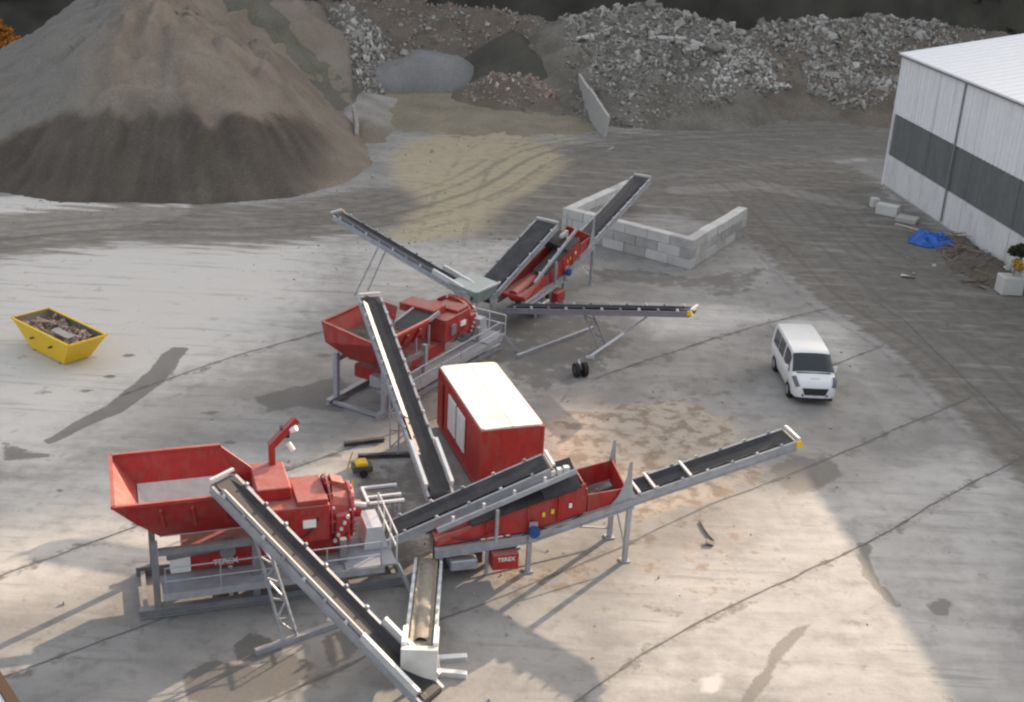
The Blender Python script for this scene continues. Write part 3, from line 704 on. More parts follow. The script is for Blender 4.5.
# local: x along the wall towards the viewer, y to the right of the photo is +y
SHW = mat('shed_white_sheet', (.80, .80, .81), .5, var=.04, dirt=(.48, .47, .45), dirt_amt=.55, dscale=1.6, run=.08)
SHL = mat('shed_lower_sheet', (.70, .695, .69), .6, var=.06, dirt=(.36, .34, .31), dirt_amt=.6, dscale=1.2, run=.3)
SHG = mat('shed_grey_band', (.145, .15, .15), .45, var=.12, dirt=(.25, .25, .24), dirt_amt=.5, dscale=1.4, run=.1)
SHR = mat('shed_roof_sheet', (.80, .81, .83), .45, var=.03)
TRIM = mat('shed_trim', (.20, .21, .22), .5)
def ribbed(x0, x1, z0, z1, y, pitch=.54, dep=.05):
    mb = MB(); xs_ = []; x = x0
    prof = []
    while x < x1 - 1e-6:
        e = min(x + pitch, x1); w_ = e - x
        prof += [(x, 0), (x + w_ * .55, 0), (x + w_ * .65, dep), (x + w_ * .9, dep)]; x = e
    prof.append((x1, 0))
    v = [(a, y - b, z0) for a, b in prof] + [(a, y - b, z1) for a, b in prof]; n_ = len(prof)
    v2 = [(x0, y + .08, z0), (x1, y + .08, z0), (x1, y + .08, z1), (x0, y + .08, z1)]
    mb.poly(v, [(i, i + 1, i + 1 + n_, i + n_) for i in range(n_ - 1)])
    mb.poly(v2, [(0, 1, 2, 3)])
    return mb
BAY = 6.5
nb = int(SH_L / BAY)
for i in range(nb):
    a, b = i * BAY + .02, (i + 1) * BAY - .02
    ribbed(a, b, 5.43, EAVE - .06, 0).build('wall_sheet', SHW, shed)
    ribbed(a, b, 2.40, 5.40, .03, .5, .02).build('window_band', SHG, shed)
    ribbed(a, b, .12, 2.37, -.02, .9, .015).build('lower_wall', SHL, shed)
SHL_X = nb * BAY
mb = MB(); mb.box(0, SHL_X, .12, .5, 0, EAVE - .1); mb.build('wall_core', SHL, shed)
mb = MB(); mb.box(-.02, SHL_X + .1, -.04, .3, -.1, .11); mb.build('plinth', CONC, shed)
mb = MB(); mb.beam((0, -.10, EAVE + .02), (SHL_X, -.10, EAVE + .02), .17, .2); mb.build('gutter', TRIM, shed)
mb = MB(); mb.beam((-.05, -.03, 0), (-.05, -.03, EAVE), .16, .16); mb.build('corner_trim', SHW, shed)
for xp in (10.6, 10.6 + 26, 10.6 + 52):
    mb = MB(); mb.tube((xp, -.14, .25), (xp, -.14, EAVE - .05), .07, 10); mb.build('downpipe', TRIM, shed)
RIDGE = EAVE + SH_W / 2 * math.tan(R(11))
mb = MB(); nr = 60; prof = []
mb.hexa([(-.35, -.25, EAVE + .05), (SHL_X + .3, -.25, EAVE + .05), (SHL_X + .3, SH_W / 2, RIDGE), (-.35, SH_W / 2, RIDGE)],
        [(-.35, -.25, EAVE + .17), (SHL_X + .3, -.25, EAVE + .17), (SHL_X + .3, SH_W / 2, RIDGE + .12), (-.35, SH_W / 2, RIDGE + .12)])
rf = mb.build('roof', SHR, shed)
mb = MB()
mb.hexa([(-.35, SH_W / 2 + .004, RIDGE), (SHL_X + .3, SH_W / 2 + .004, RIDGE), (SHL_X + .3, SH_W + .25, EAVE + .05), (-.35, SH_W + .25, EAVE + .05)],
        [(-.35, SH_W / 2 + .004, RIDGE + .12), (SHL_X + .3, SH_W / 2 + .004, RIDGE + .12), (SHL_X + .3, SH_W + .25, EAVE + .17), (-.35, SH_W + .25, EAVE + .17)])
mb.build('roof', SHR, shed)
mb = MB()
for k in range(int(SHL_X)):
    x = k * 1.0 + .3; mb.beam((x, -.22, EAVE + .185), (x, SH_W / 2, RIDGE + .135), .05, .04)
mb.build('roof_seams', SHR, rf)
for xe in (.02, SHL_X - .3):
    mb = MB(); v = [(.52, 0), (SH_W - .05, 0), (SH_W - .05, EAVE), (SH_W / 2, RIDGE - .03), (.52, EAVE)]
    mb.poly([(xe, a, b) for a, b in v] + [(xe + .25, a, b) for a, b in v], [tuple(range(5)), tuple(range(9, 4, -1))] + [(i, (i + 1) % 5, (i + 1) % 5 + 5, i + 5) for i in range(5)])
    mb.build('gable_wall', SHW, shed)
mb = MB(); mb.box(.3, SHL_X - .35, SH_W - .3, SH_W - .06, 0, EAVE - .05); mb.build('back_wall', SHW, shed)

# ------------------------------------------------------------------ concrete block bay
bay = empty('block_bay', (10.05, 68.1, 0), 0, 'three-sided bay of stacked pale concrete blocks', 'block wall')
bl = .59
def block_run(a, b, thick, name='concrete_block', skip_end=0):
    a = Vector(a); b = Vector(b); d = b - a; L = d.length; d.normalize(); n_ = round(L / 1.55); bw = L / n_
    s_ = Vector((-d.y, d.x, 0))
    for c in range(3):
        off = (.5 if c == 1 else 0); t = 0.0; edges = [0] + [bw * (k + off) for k in range(0 if off else 1, n_)] + [L]
        for e0, e1 in zip(edges[:-1], edges[1:]):
            if e1 - e0 < .1: continue
            j = random.uniform(-.03, .03)
            A = a + d * (e0 + .012) + s_ * j; B = a + d * (e1 - .012) + s_ * j; t_ = thick
            z0 = c * bl + .006; z1 = (c + 1) * bl - .006
            mb = MB(); mb.hexa([(*(A)[:2], z0), (*(B)[:2], z0), (*(B + s_ * t_)[:2], z0), (*(A + s_ * t_)[:2], z0)],
                               [(*(A)[:2], z1), (*(B)[:2], z1), (*(B + s_ * t_)[:2], z1), (*(A + s_ * t_)[:2], z1)])
            m_ = BLK[random.choice((0, 1, 2, 2, 3, 3))] if c < 2 else BLK[random.choice((0, 1, 1, 3))]
            mb.build(name, m_, bay, bevel=.02)
BLK = [mat('block_a', (.47, .465, .45), .9, var=.1, vscale=1.5, bump=.3, bscale=10, dirt=(.3, .29, .27), dirt_amt=.3),
       mat('block_b', (.53, .525, .51), .9, var=.1, vscale=1.5, bump=.3, bscale=10, dirt=(.33, .32, .3), dirt_amt=.3),
       mat('block_c', (.36, .355, .34), .9, var=.15, vscale=1.5, bump=.3, bscale=10, dirt=(.22, .21, .2), dirt_amt=.5),
       mat('block_d', (.42, .41, .40), .9, var=.15, vscale=1.5, bump=.3, bscale=10, dirt=(.24, .23, .22), dirt_amt=.5)]
fd = Vector((.80, -.60, 0)); rd = Vector((.49, .872, 0))
block_run(-fd * 9.25, Vector((0, 0, 0)), .62)
block_run(Vector((0, 0, 0)) + rd * .64 - Vector((.0, .0, 0)), rd * 9.0, .62)
block_run(-fd * 9.25 + rd * .64 + fd * .62, -fd * 9.25 + rd * 9.2 + fd * .62, .62)

# ------------------------------------------------------------------ red site container
cc = W(480, 432, 2.59); yaw = 0.331
cont = empty('site_container', (cc.x + .04, cc.y, 0), yaw, 'red steel site container with white roof and two shuttered windows', 'container')
CW, CLn, CHt = 2.44, 6.06, 2.62
def corr(a, b, z0, z1, nrm, name, pitch=.3, dep=.018):
    a = Vector(a); b = Vector(b); d = (b - a); L = d.length; d.normalize(); nrm = Vector(nrm); prof = []; k = int(L / pitch); p = L / k
    for i in range(k):
        prof += [(i * p, 0), (i * p + p * .55, 0), (i * p + p * .65, dep), (i * p + p * .9, dep)]
    prof.append((L, 0)); n_ = len(prof)
    q = [a + d * s - nrm * h for s, h in prof]
    mb = MB(); mb.poly([(*v[:2], z0) for v in q] + [(*v[:2], z1) for v in q], [(i, i + 1, i + 1 + n_, i + n_) for i in range(n_ - 1)])
    return mb.build(name, RED, cont)
corr((.02, .1, 0), (.02, CLn - .1, 0), .16, 2.5, (-1, 0, 0), 'side_wall')
corr((CW - .02, .1, 0), (CW - .02, CLn - .1, 0), .16, 2.5, (1, 0, 0), 'side_wall')
corr((.1, .02, 0), (CW - .1, .02, 0), .16, 2.5, (0, -1, 0), 'end_wall', .6, .006)
corr((.1, CLn - .02, 0), (CW - .1, CLn - .02, 0), .16, 2.5, (0, 1, 0), 'end_wall')
for x in (0, CW - .12):
    for y in (0, CLn - .12):
        MB().box(x, x + .12, y, y + .12, .1, CHt - .02).build('corner_post', RED, cont)
for z in (.1, 2.49):
    MB().box(.121, CW - .121, -.004, .10, z, z + .12).build('end_rail', RED, cont)
    MB().box(.121, CW - .121, CLn - .10, CLn + .004, z, z + .12).build('end_rail', RED, cont)
    MB().box(-.004, .10, .121, CLn - .121, z, z + .12).build('side_rail', RED, cont)
    MB().box(CW - .10, CW + .004, .121, CLn - .121, z, z + .12).build('side_rail', RED, cont)
MB().box(.15, CW - .15, .15, CLn - .15, .1, .3).build('floor', DARK, cont)
for x0, x1 in ((.05, CW / 2 - .012), (CW / 2 + .012, CW - .05)):
    mb = MB(); t0 = 2.60; t1 = 2.655
    xe = x0 if x0 < .1 else x1
    pts = [(x0, .18, 0), (x0 + .12, .05, 0), (x1, .05, 0), (x1, CLn - .05, 0), (x0 + .12, CLn - .05, 0), (x0, CLn - .18, 0)] if x0 < .1 else [(x0, .05, 0), (x1 - .12, .05, 0), (x1, .18, 0), (x1, CLn - .18, 0), (x1 - .12, CLn - .05, 0), (x0, CLn - .05, 0)]
    zz = lambda p: t1 + .03 * (1 - abs(p[0] - CW / 2) / (CW / 2))
    k = len(pts)
    mb.poly([(p[0], p[1], t0) for p in pts] + [(p[0], p[1], zz(p)) for p in pts], [tuple(range(k - 1, -1, -1)), tuple(range(k, 2 * k))] + [(i, (i + 1) % k, (i + 1) % k + k, i + k) for i in range(k)])
    mb.build('roof_panel', mat('container_roof', (.72, .71, .67), .6, var=.08, dirt=(.42, .38, .29), dirt_amt=.6, dscale=.9), cont)
MB().box(.12, CW - .12, .12, CLn - .12, 2.5, 2.598).build('roof_frame', RED, cont)
for y0 in (2.0, 3.25):
    s = MB().box(-.045, -.006, y0, y0 + 1.05, .75, 2.2).build('window_shutter', WHITE, cont)
    MB().box(-.058, -.047, y0 + .06, y0 + .99, .81, 2.14).build('shutter_panel', mat('shutter_grey', (.62, .63, .64), .5), s)
MB().box(-.05, -.008, 5.15, 5.75, .3, 2.2).build('cable_cabinet', REDOLD, cont)

# ------------------------------------------------------------------ yellow skip
sk = empty('skip', (-20.35, 51.05, 0), R(-38.8), 'yellow open skip part filled with rubble and timber', 'skip')
def shell(b, t, zb, zt, th=.05):
    bx, by = b; tx, ty = t
    B = [(-bx, -by, zb), (bx, -by, zb), (bx, by, zb), (-bx, by, zb)]; T = [(-tx, -ty, zt), (tx, -ty, zt), (tx, ty, zt), (-tx, ty, zt)]
    return B, T
B, T = shell((1.35, .68), (2.32, .93), .1, 1.28); Bi, Ti = shell((1.31, .63), (2.26, .87), .16, 1.28)
names = ['side_panel', 'end_panel', 'side_panel', 'end_panel']
for i in range(4):
    j = (i + 1) % 4
    mb = MB(); mb.poly([B[i], B[j], T[j], T[i]], [(0, 1, 2, 3)]); p = mb.build(names[i], YELLOW, sk)
    mb = MB(); mb.poly([Bi[i], Bi[j], Ti[j], Ti[i]], [(0, 1, 2, 3)]); mb.build('inner_lining', RUSTY, p)
    mb = MB(); mb.beam(Vector(T[i]) - (Vector(T[j]) - Vector(T[i])).normalized() * .03, Vector(T[j]), .09, .08); mb.build('rim', YELLOW, sk)
MB().box(-1.35, 1.35, -.68, .68, .06, .14).build('floor_plate', YELLOW, sk)
for x in (-1.1, 1.0): MB().box(x, x + .14, -.7, .7, 0, .06).build('skid_bar', DARK, sk)
for sx in (-.75, .75):
    for sy in (-1, 1): MB().tube((sx, sy * .82, .75), (sx, sy * 1.0, .75), .05, 8).build('lifting_lug', DARK, sk)
xs = np.arange(-1.95, 1.96, .13); ys = np.arange(-.78, .79, .13); X, Y = np.meshgrid(xs, ys)
Z = .92 + .22 * fbm(X * 1.3, Y * 1.3, 3, 1) + .12 * np.cos(X * 1.2)
me, _ = grid_mesh('rubble_fill', xs, ys, Z)
fill = link('rubble_fill', me, mat('skip_rubble', (.20, .16, .13), .95, var=.4, vscale=5, bump=1, bscale=14)); fill.parent = None
fill.matrix_world = Matrix.Translation(sk.location) @ Matrix.Rotation(R(-38.8), 4, 'Z')
tag(fill, 'mixed soil and rubble filling the yellow skip', 'rubble')
sp = []; ss = []
for k in range(160): sp.append((random.uniform(-1.8, 1.8), random.uniform(-.7, .7), random.uniform(.95, 1.2))); ss.append(random.uniform(.08, .28))
chunk_stuff('rubble_fragments', sp, ss, RUB[3], fill)
lb = ['long pale plank lying across the skip rubble', 'short plank on the left of the skip load', 'dark timber offcut leaning on the skip side', 'broad grey board at the front of the skip load']
for k, (x, y, a, L, wd) in enumerate([(-.7, .12, .35, 1.7, .13), (-1.0, -.1, .9, 1.1, .12), (.15, .0, -.5, 1.3, .14), (.95, -.35, .15, 1.1, .42)]):
    p = sk.matrix_basis @ Vector((x, y, 1.22 + .03 * k)); 
    b = MB().box(-L / 2, L / 2, -wd / 2, wd / 2, -.025, .025).build('plank', (WOOD, WOOD, RUSTY, mat('grey_board', (.32, .30, .28), .8))[k])
    b.matrix_world = Matrix.Translation(p) @ Matrix.Rotation(R(-38.8) + a, 4, 'Z') @ Matrix.Rotation(.12, 4, 'Y')
    tag(b, lb[k], 'plank', 'timber in the skip')

# ------------------------------------------------------------------ conveyors
def conveyor(name, label, T, H, bw=.75, fr_h=.26, legs=(), belt=BELT, frame=GALV, skirt=None, head=None, trough=True, hood=None, idler=.95, group='belt conveyors of the two plants', box_end=False, load=None, bright_tail=False, bars=()):
    T = Vector(T); H = Vector(H); d = H - T; yaw = math.atan2(d.y, d.x); hl = math.hypot(d.x, d.y); ang = math.atan2(d.z, hl); L = d.length
    root = empty(name, (T.x, T.y, 0), yaw, label, 'conveyor', group)
    ca, sa = math.cos(ang), math.sin(ang)
    def at(s, y, up): return Vector((s * ca - up * sa, y, T.z + s * sa + up * ca))
    hw = bw / 2
    # carrying belt with a trough, wrapped round both drums
    prof = [(-hw, .13), (-hw * .45, .02), (hw * .45, .02), (hw, .13)] if trough else [(-hw, .05), (-hw * .4, .045), (hw * .4, .045), (hw, .05)]
    n_ = max(8, int(L / .6)); vs = []; fs = []
    for i in range(n_ + 1):
        s = L * i / n_; flat = 1 - min(1, min(s, L - s) / .8)
        for y, z in prof: vs.append(at(s, y, z * (1 - flat) + .10 * flat))
    for i in range(n_):
        for j in range(3): fs.append((4 * i + j, 4 * i + j + 1, 4 * i + j + 5, 4 * i + j + 4))
    mb = MB(); mb.poly(vs, fs)
    rr = [(0, .10)] + [(-.16 * math.sin(t), -.06 + .16 * math.cos(t)) for t in np.linspace(.3, math.pi, 7)]
    rr2 = [(L + .16 * math.sin(t), -.06 + .16 * math.cos(t)) for t in np.linspace(math.pi, .3, 7)] + [(L, .10)]
    loop = rr + rr2; k = len(loop)
    mb.poly([at(s, -hw, u) for s, u in loop] + [at(s, hw, u) for s, u in loop], [(i, i + k, i + 1 + k, i + 1) for i in range(k - 1)])
    bo = mb.build('belt', belt, root, smooth=False)
    if load is not None:
        vs = []; fs = []; m_ = int(L / .25)
        for i in range(m_ + 1):
            s = .5 + (L - 1.0) * i / m_; wv = .5 + .5 * vnoise(np.array(s * 1.7), np.array(3.3))
            hh = .05 + .07 * float(vnoise(np.array(s * 2.3), np.array(9.1)))
            for y, z in ((-hw * .66, .045), (-hw * .25, .05 + hh), (hw * .25, .045 + hh), (hw * .66, .045)): vs.append(at(s, y * float(wv * .3 + .8), z + .01))
        for i in range(m_):
            for j in range(3): fs.append((4 * i + j, 4 * i + j + 1, 4 * i + j + 5, 4 * i + j + 4))
        mb = MB(); mb.poly(vs, fs); mb.build('carried_sand', load, root, smooth=True)
    for sg in (-1, 1):
        y = sg * (hw + .10)
        mb = MB(); mb.channel(at(-.1, y, -.06), at(L + .05, y, -.06), .10, fr_h, .03); sf = mb.build('side_frame', frame, root)
        m_ = max(3, int(L / idler))
        for i in range(m_):
            s = (i + .5) * L / m_; mb = MB(); mb.hexa([at(s - .07, y - .03, .072), at(s + .07, y - .03, .072), at(s + .07, y + .03, .072), at(s - .07, y + .03, .072)],
                                                     [at(s - .04, y - .03 , .19), at(s + .04, y - .03, .19), at(s + .04, y + .03, .19), at(s - .04, y + .03, .19)])
            mb.build('idler_bracket', GALVL if i % 2 else frame, sf)
        # lower lattice chord
        if L > 7 and fr_h < .3:
            pass
    for i in range(max(2, int(L / 1.4))):
        s = (i + .5) * L / max(2, int(L / 1.4)); MB().tube(at(s, -hw, -.19), at(s, hw, -.19), .045, 8).build('return_roller', DARK, root)
    for nm, s in (('tail_drum', 0), ('head_drum', L)):
        MB().tube(at(s, -hw - .04, -.06), at(s, hw + .04, -.06), .15, 14).build(nm, DARK, root)
    if skirt:
        for sg, s0, s1, mt in skirt:
            y = sg * hw; mb = MB()
            mb.hexa([at(s0 * L, sg * hw * .58, .05), at(s1 * L, sg * hw * .58, .05), at(s1 * L, sg * (hw + .05), .10), at(s0 * L, sg * (hw + .05), .10)],
                    [at(s0 * L, sg * hw * .56, .07), at(s1 * L, sg * hw * .56, .07), at(s1 * L, sg * (hw + .05), .26), at(s0 * L, sg * (hw + .05), .26)])
            mb.build('skirt_plate', mt, root)
    if bright_tail:
        for sg in (-1, 1):
            MB().hexa([at(.2, sg * (hw + .06), .09), at(2.4, sg * (hw + .06), .09), at(2.4, sg * (hw + .16), .09), at(.2, sg * (hw + .16), .09)],
                      [at(.2, sg * (hw + .06), .36), at(2.4, sg * (hw + .06), .36), at(2.4, sg * (hw + .18), .36), at(.2, sg * (hw + .18), .36)]).build('loading_skirt', GALVL, root)
    if head == 'motor':
        MB().tube(at(L - .1, -hw - .75, -.05), at(L - .1, -hw - .2, -.05), .15, 12).build('drive_motor', BLUE, root)
    if head in ('yellow', 'motor'):
        MB().hexa([at(L + .02, -hw - .2, -.1), at(L + .3, -hw - .2, -.1), at(L + .3, -hw - .12, -.1), at(L + .02, -hw - .12, -.1)],
                  [at(L + .06, -hw - .2, .12), at(L + .22, -hw - .2, .12), at(L + .22, -hw - .12, .12), at(L + .06, -hw - .12, .12)]).build('drum_guard', YELLOW, root)
    if head:
        MB().beam(at(L + .2, -hw - .1, .16), at(L + .2, hw + .1, .16), .1, .08).build('end_bar', GALVL, root)
    for fl in legs:
        s = fl['s']; sp_ = fl.get('spread', .25); lean = fl.get('lean', 0.0); wd = fl.get('w', .09); br = fl.get('brace', 0)
        feet = []
        if 'feet' in fl:
            inv = Matrix.Rotation(-yaw, 3, 'Z')
            for sg, px_ in zip((-1, 1), fl['feet']):
                f_ = inv @ (W(*px_) - Vector((T.x, T.y, 0))); f_.z = .18; tpt = at(s + sg * .32 * fl.get('flip', 1), 0, -.2); feet.append((tpt, f_))
                MB().beam(f_, tpt, wd, wd).build('leg', frame, root)
        for sg in (-1, 1):
            if 'feet' in fl: break
            top = at(s, sg * (hw + .1), -.2); ft = Vector((top.x + lean, sg * (hw + .1 + sp_), .03)); feet.append((top, ft))
            MB().beam(ft, top, wd, wd).build('leg', frame, root)
        if br:
            (t0, f0), (t1, f1) = feet
            for i in range(br):
                a, b = i / br, (i + 1) / br
                p0, p1 = f0.lerp(t0, a), f1.lerp(t1, b)
                if i % 2: p0, p1 = f1.lerp(t1, a), f0.lerp(t0, b)
                MB().beam(p0, p1, .05, .05).build('brace', frame, root)
                MB().beam(f0.lerp(t0, b), f1.lerp(t1, b), .05, .05).build('cross_bar', frame, root)
        if fl.get('foot'):
            fl_ = fl['foot']
            if 'feet' in fl: fl['fdir'] = feet[1][1] - feet[0][1]
            c = (feet[0][1] + feet[1][1]) / 2; dirv = Vector(fl.get('fdir', (0, 1, 0))).normalized()
            MB().beam((c.x - dirv.x * fl_[0], c.y - dirv.y * fl_[0], .09), (c.x + dirv.x * fl_[1], c.y + dirv.y * fl_[1], .09), .18, .16).build('ground_beam', frame, root)
    for s in bars: MB().beam(at(s, -hw - .12, .17), at(s, hw + .12, .17), .09, .07).build('cross_bar', GALVL, root)
    if hood:
        s0, s1, hh = hood
        MB().hexa([at(s0, -hw - .06, .1), at(s1, -hw - .06, .1), at(s1, hw + .06, .1), at(s0, hw + .06, .1)],
                  [at(s0, -hw * .7, hh), at(s1, -hw * .7, hh), at(s1, hw * .7, hh), at(s0, hw * .7, hh)]).build('hood', GALV, root)
    if box_end:
        MB().box(0, 0, 0, 0, 0, 0)
        e = L
        MB().hexa([at(e - .15, -hw - .2, -.75), at(e + .38, -hw - .2, -.75), at(e + .38, hw + .2, -.75), at(e - .15, hw + .2, -.75)],
                  [at(e + .05, -hw - .2, .22), at(e + .3, -hw - .2, .22), at(e + .3, hw + .2, .22), at(e + .05, hw + .2, .22)]).build('discharge_chute', mat('chute_panel', (.56, .55, .52), .55, .1, dirt=DUST, dirt_amt=.3), root)
        for sg in (-1, 1):
            MB().hexa([at(e - .9, sg * (hw + .06), .08), at(e + .04, sg * (hw + .06), .08), at(e + .04, sg * (hw + .2), .08), at(e - .9, sg * (hw + .2), .08)],
                      [at(e - .9, sg * (hw + .06), .32), at(e + .04, sg * (hw + .06), .32), at(e + .04, sg * (hw + .2), .32), at(e - .9, sg * (hw + .2), .32)]).build('side_cheek', WHITE, root)
    return root

# front plant conveyors
conveyor('belt_conveyor', 'long conveyor crossing the front hopper corner on a lattice trestle', (-1.75, 27.7, .45), (-8.2, 31.75, 4.45), .72,
         legs=[dict(s=7.1, feet=((297, 640), (283, 645)), brace=6, w=.07, foot=(2.1, 1.1))], skirt=[(1, .02, .97, CREAM)], head=True, idler=.8, bright_tail=True)
conveyor('belt_conveyor', 'steep conveyor rising from the front screen to the rear hopper', (-2.2, 37.1, 1.5), (-5.85, 46.9, 4.85), .68,
         legs=[dict(s=7.2, feet=((390, 452), (411, 450)), brace=5, w=.06, flip=-1), dict(s=5.4, feet=((398, 458), (417, 456)), w=.06, flip=-1)], skirt=[(1, .35, .97, CREAM)], head=True, idler=.7, bright_tail=True)
conveyor('belt_conveyor', 'short sandy conveyor discharging at the near end of the plant', (-2.33, 34.2, .62), (-2.12, 28.5, 1.25), .62,
         legs=[dict(s=5.0, spread=.12, lean=.0, w=.1, foot=(.35, 1.35), fdir=(.1, 1, 0))], belt=SANDB, load=mat('wet_sand', (.25, .228, .19), .9, var=.2, vscale=6, bump=.5), frame=GALVL, idler=.6, box_end=True)
C5d = Vector((.96, .28, 0)); C5n = Vector((-.28, .96, 0)); C5b = Vector((.8, 35.1, 1.22)) + C5n * .55
c5 = lambda s: C5b + C5d * s + Vector((0, 0, .272 * s))
conveyor('belt_conveyor', 'discharge conveyor reaching out to the right of the front plant', c5(-.3), c5(9.35), .82, .34,
         head='yellow', belt=BELT, idler=.9, trough=True, bars=(4.35, 4.9, 6.2))
# front plant: belt that feeds the screen
conveyor('belt_conveyor', 'inclined feed conveyor above the front red screen body', (-3.75, 34.95, 1.15), (1.3, 36.3, 3.28), .86, .3, head=True, belt=BELTD, idler=1.0,
         legs=[dict(s=1.6, spread=.0, lean=0, w=.1)])
# rear plant conveyors
yb = R(62); ub = Vector((math.cos(yb), math.sin(yb), 0)); nb_ = Vector((-ub.y, ub.x, 0)); Bb = Vector((2.34, 61.4, 1.33)) + nb_ * .55
b8 = lambda s: Bb + ub * s + Vector((0, 0, .27 * s))
conveyor('belt_conveyor', 'discharge conveyor of the rear plant hanging over the block bay', b8(-.3), b8(11.2), .9, .34, head=True, idler=.9)
conveyor('belt_conveyor', 'wide inclined feed conveyor of the rear plant', (-1.75, 57.9, 1.3), (1.45, 63.0, 3.75), 1.15, .3, head=True, belt=BELTD, idler=1.0)
conveyor('belt_conveyor', 'side conveyor of the rear plant pointing left to the gravel heap', (-2.0, 56.9, 1.75), (-9.4, 61.95, 3.95), .62,
         legs=[dict(s=6.0, spread=.1, lean=1.5, w=.06)], skirt=[(1, .0, .98, GREYP)], head='yellow', idler=.9, bright_tail=True)
conveyor('belt_conveyor', 'low side conveyor of the rear plant pointing right to the van', (-.2, 57.4, 1.0), (8.05, 52.9, 2.95), .6,
         legs=[dict(s=4.3, spread=-.05, lean=1.0, brace=4, w=.07)], head='yellow', idler=.9, frame=mat('dull_steel', (.22, .22, .26), .5, .2, dirt=DUST))
def ground_piece(name, label, cat, a, b, wd, ht, m_, z=0, group=None):
    a = Vector((*a, 0)); b = Vector((*b, 0)); d = b - a; L = d.length
    o = MB().channel((0, 0, ht / 2 + z), (L, 0, ht / 2 + z), wd, ht, .04).build(name, m_); o.location = a; o.rotation_euler = (0, 0, math.atan2(d.y, d.x)); tag(o, label, cat, group); return o
g = lambda px, py: tuple(W(px, py)[:2])
ground_piece('steel_beam', 'long steel beam lying on the ground under the low side conveyor', 'beam', g(517, 358), g(594, 329), .16, .16, GALV)
# prop with wheel under the low conveyor
pr = empty('wheeled_prop', (*g(590, 358), 0), 0, 'slanted telescopic prop under the low side conveyor', 'prop')
tp = W(652, 313, 2.25) - Vector((*g(590, 358), 0))
MB().tube((0, 0, .08), tp * .55, .07, 8).build('outer_tube', GALVL, pr); MB().tube(tp * .55, tp, .045, 8).build('inner_tube', GALV, pr)
MB().box(-.2, .2, -.2, .2, 0, .06).build('foot_plate', GALV, pr)
wl = empty('wheel_set', (*g(580, 376), 0), R(20), 'loose black wheel set standing behind the red container', 'wheel')
for sg in (-1, 1):
    t = MB().tube((sg * .12, 0, .38), (sg * .34, 0, .38), .38, 20).build('tyre', TYRE, wl); MB().tube((sg * .342, 0, .38), (sg * .36, 0, .38), .2, 12).build('rim', DARK, t)
wl.scale = (.85, .85, .85)
MB().tube((-.3, 0, .38), (.3, 0, .38), .06, 8).build('axle', DARK, wl)
MB().beam((0, 0, .4), (.15, .7, .62), .1, .1).build('drawbar', GALV, wl)

# ------------------------------------------------------------------ lettering
def lettering(parent, txt, size, loc, rot, name='lettering', m=None, shear=0):
    cu = bpy.data.curves.new('t', 'FONT'); cu.body = txt; cu.size = size; cu.extrude = .004; cu.shear = shear; cu.align_x = 'CENTER'; cu.offset = size * .02
    to = bpy.data.objects.new('t', cu); COL.objects.link(to)
    bpy.context.view_layer.update()
    me = bpy.data.meshes.new_from_object(to.evaluated_get(bpy.context.evaluated_depsgraph_get()))
    bpy.data.objects.remove(to)
    me.materials.clear()
    o = link(name, me, m or TEXTW, parent); o.location = loc; o.rotation_euler = rot; return o

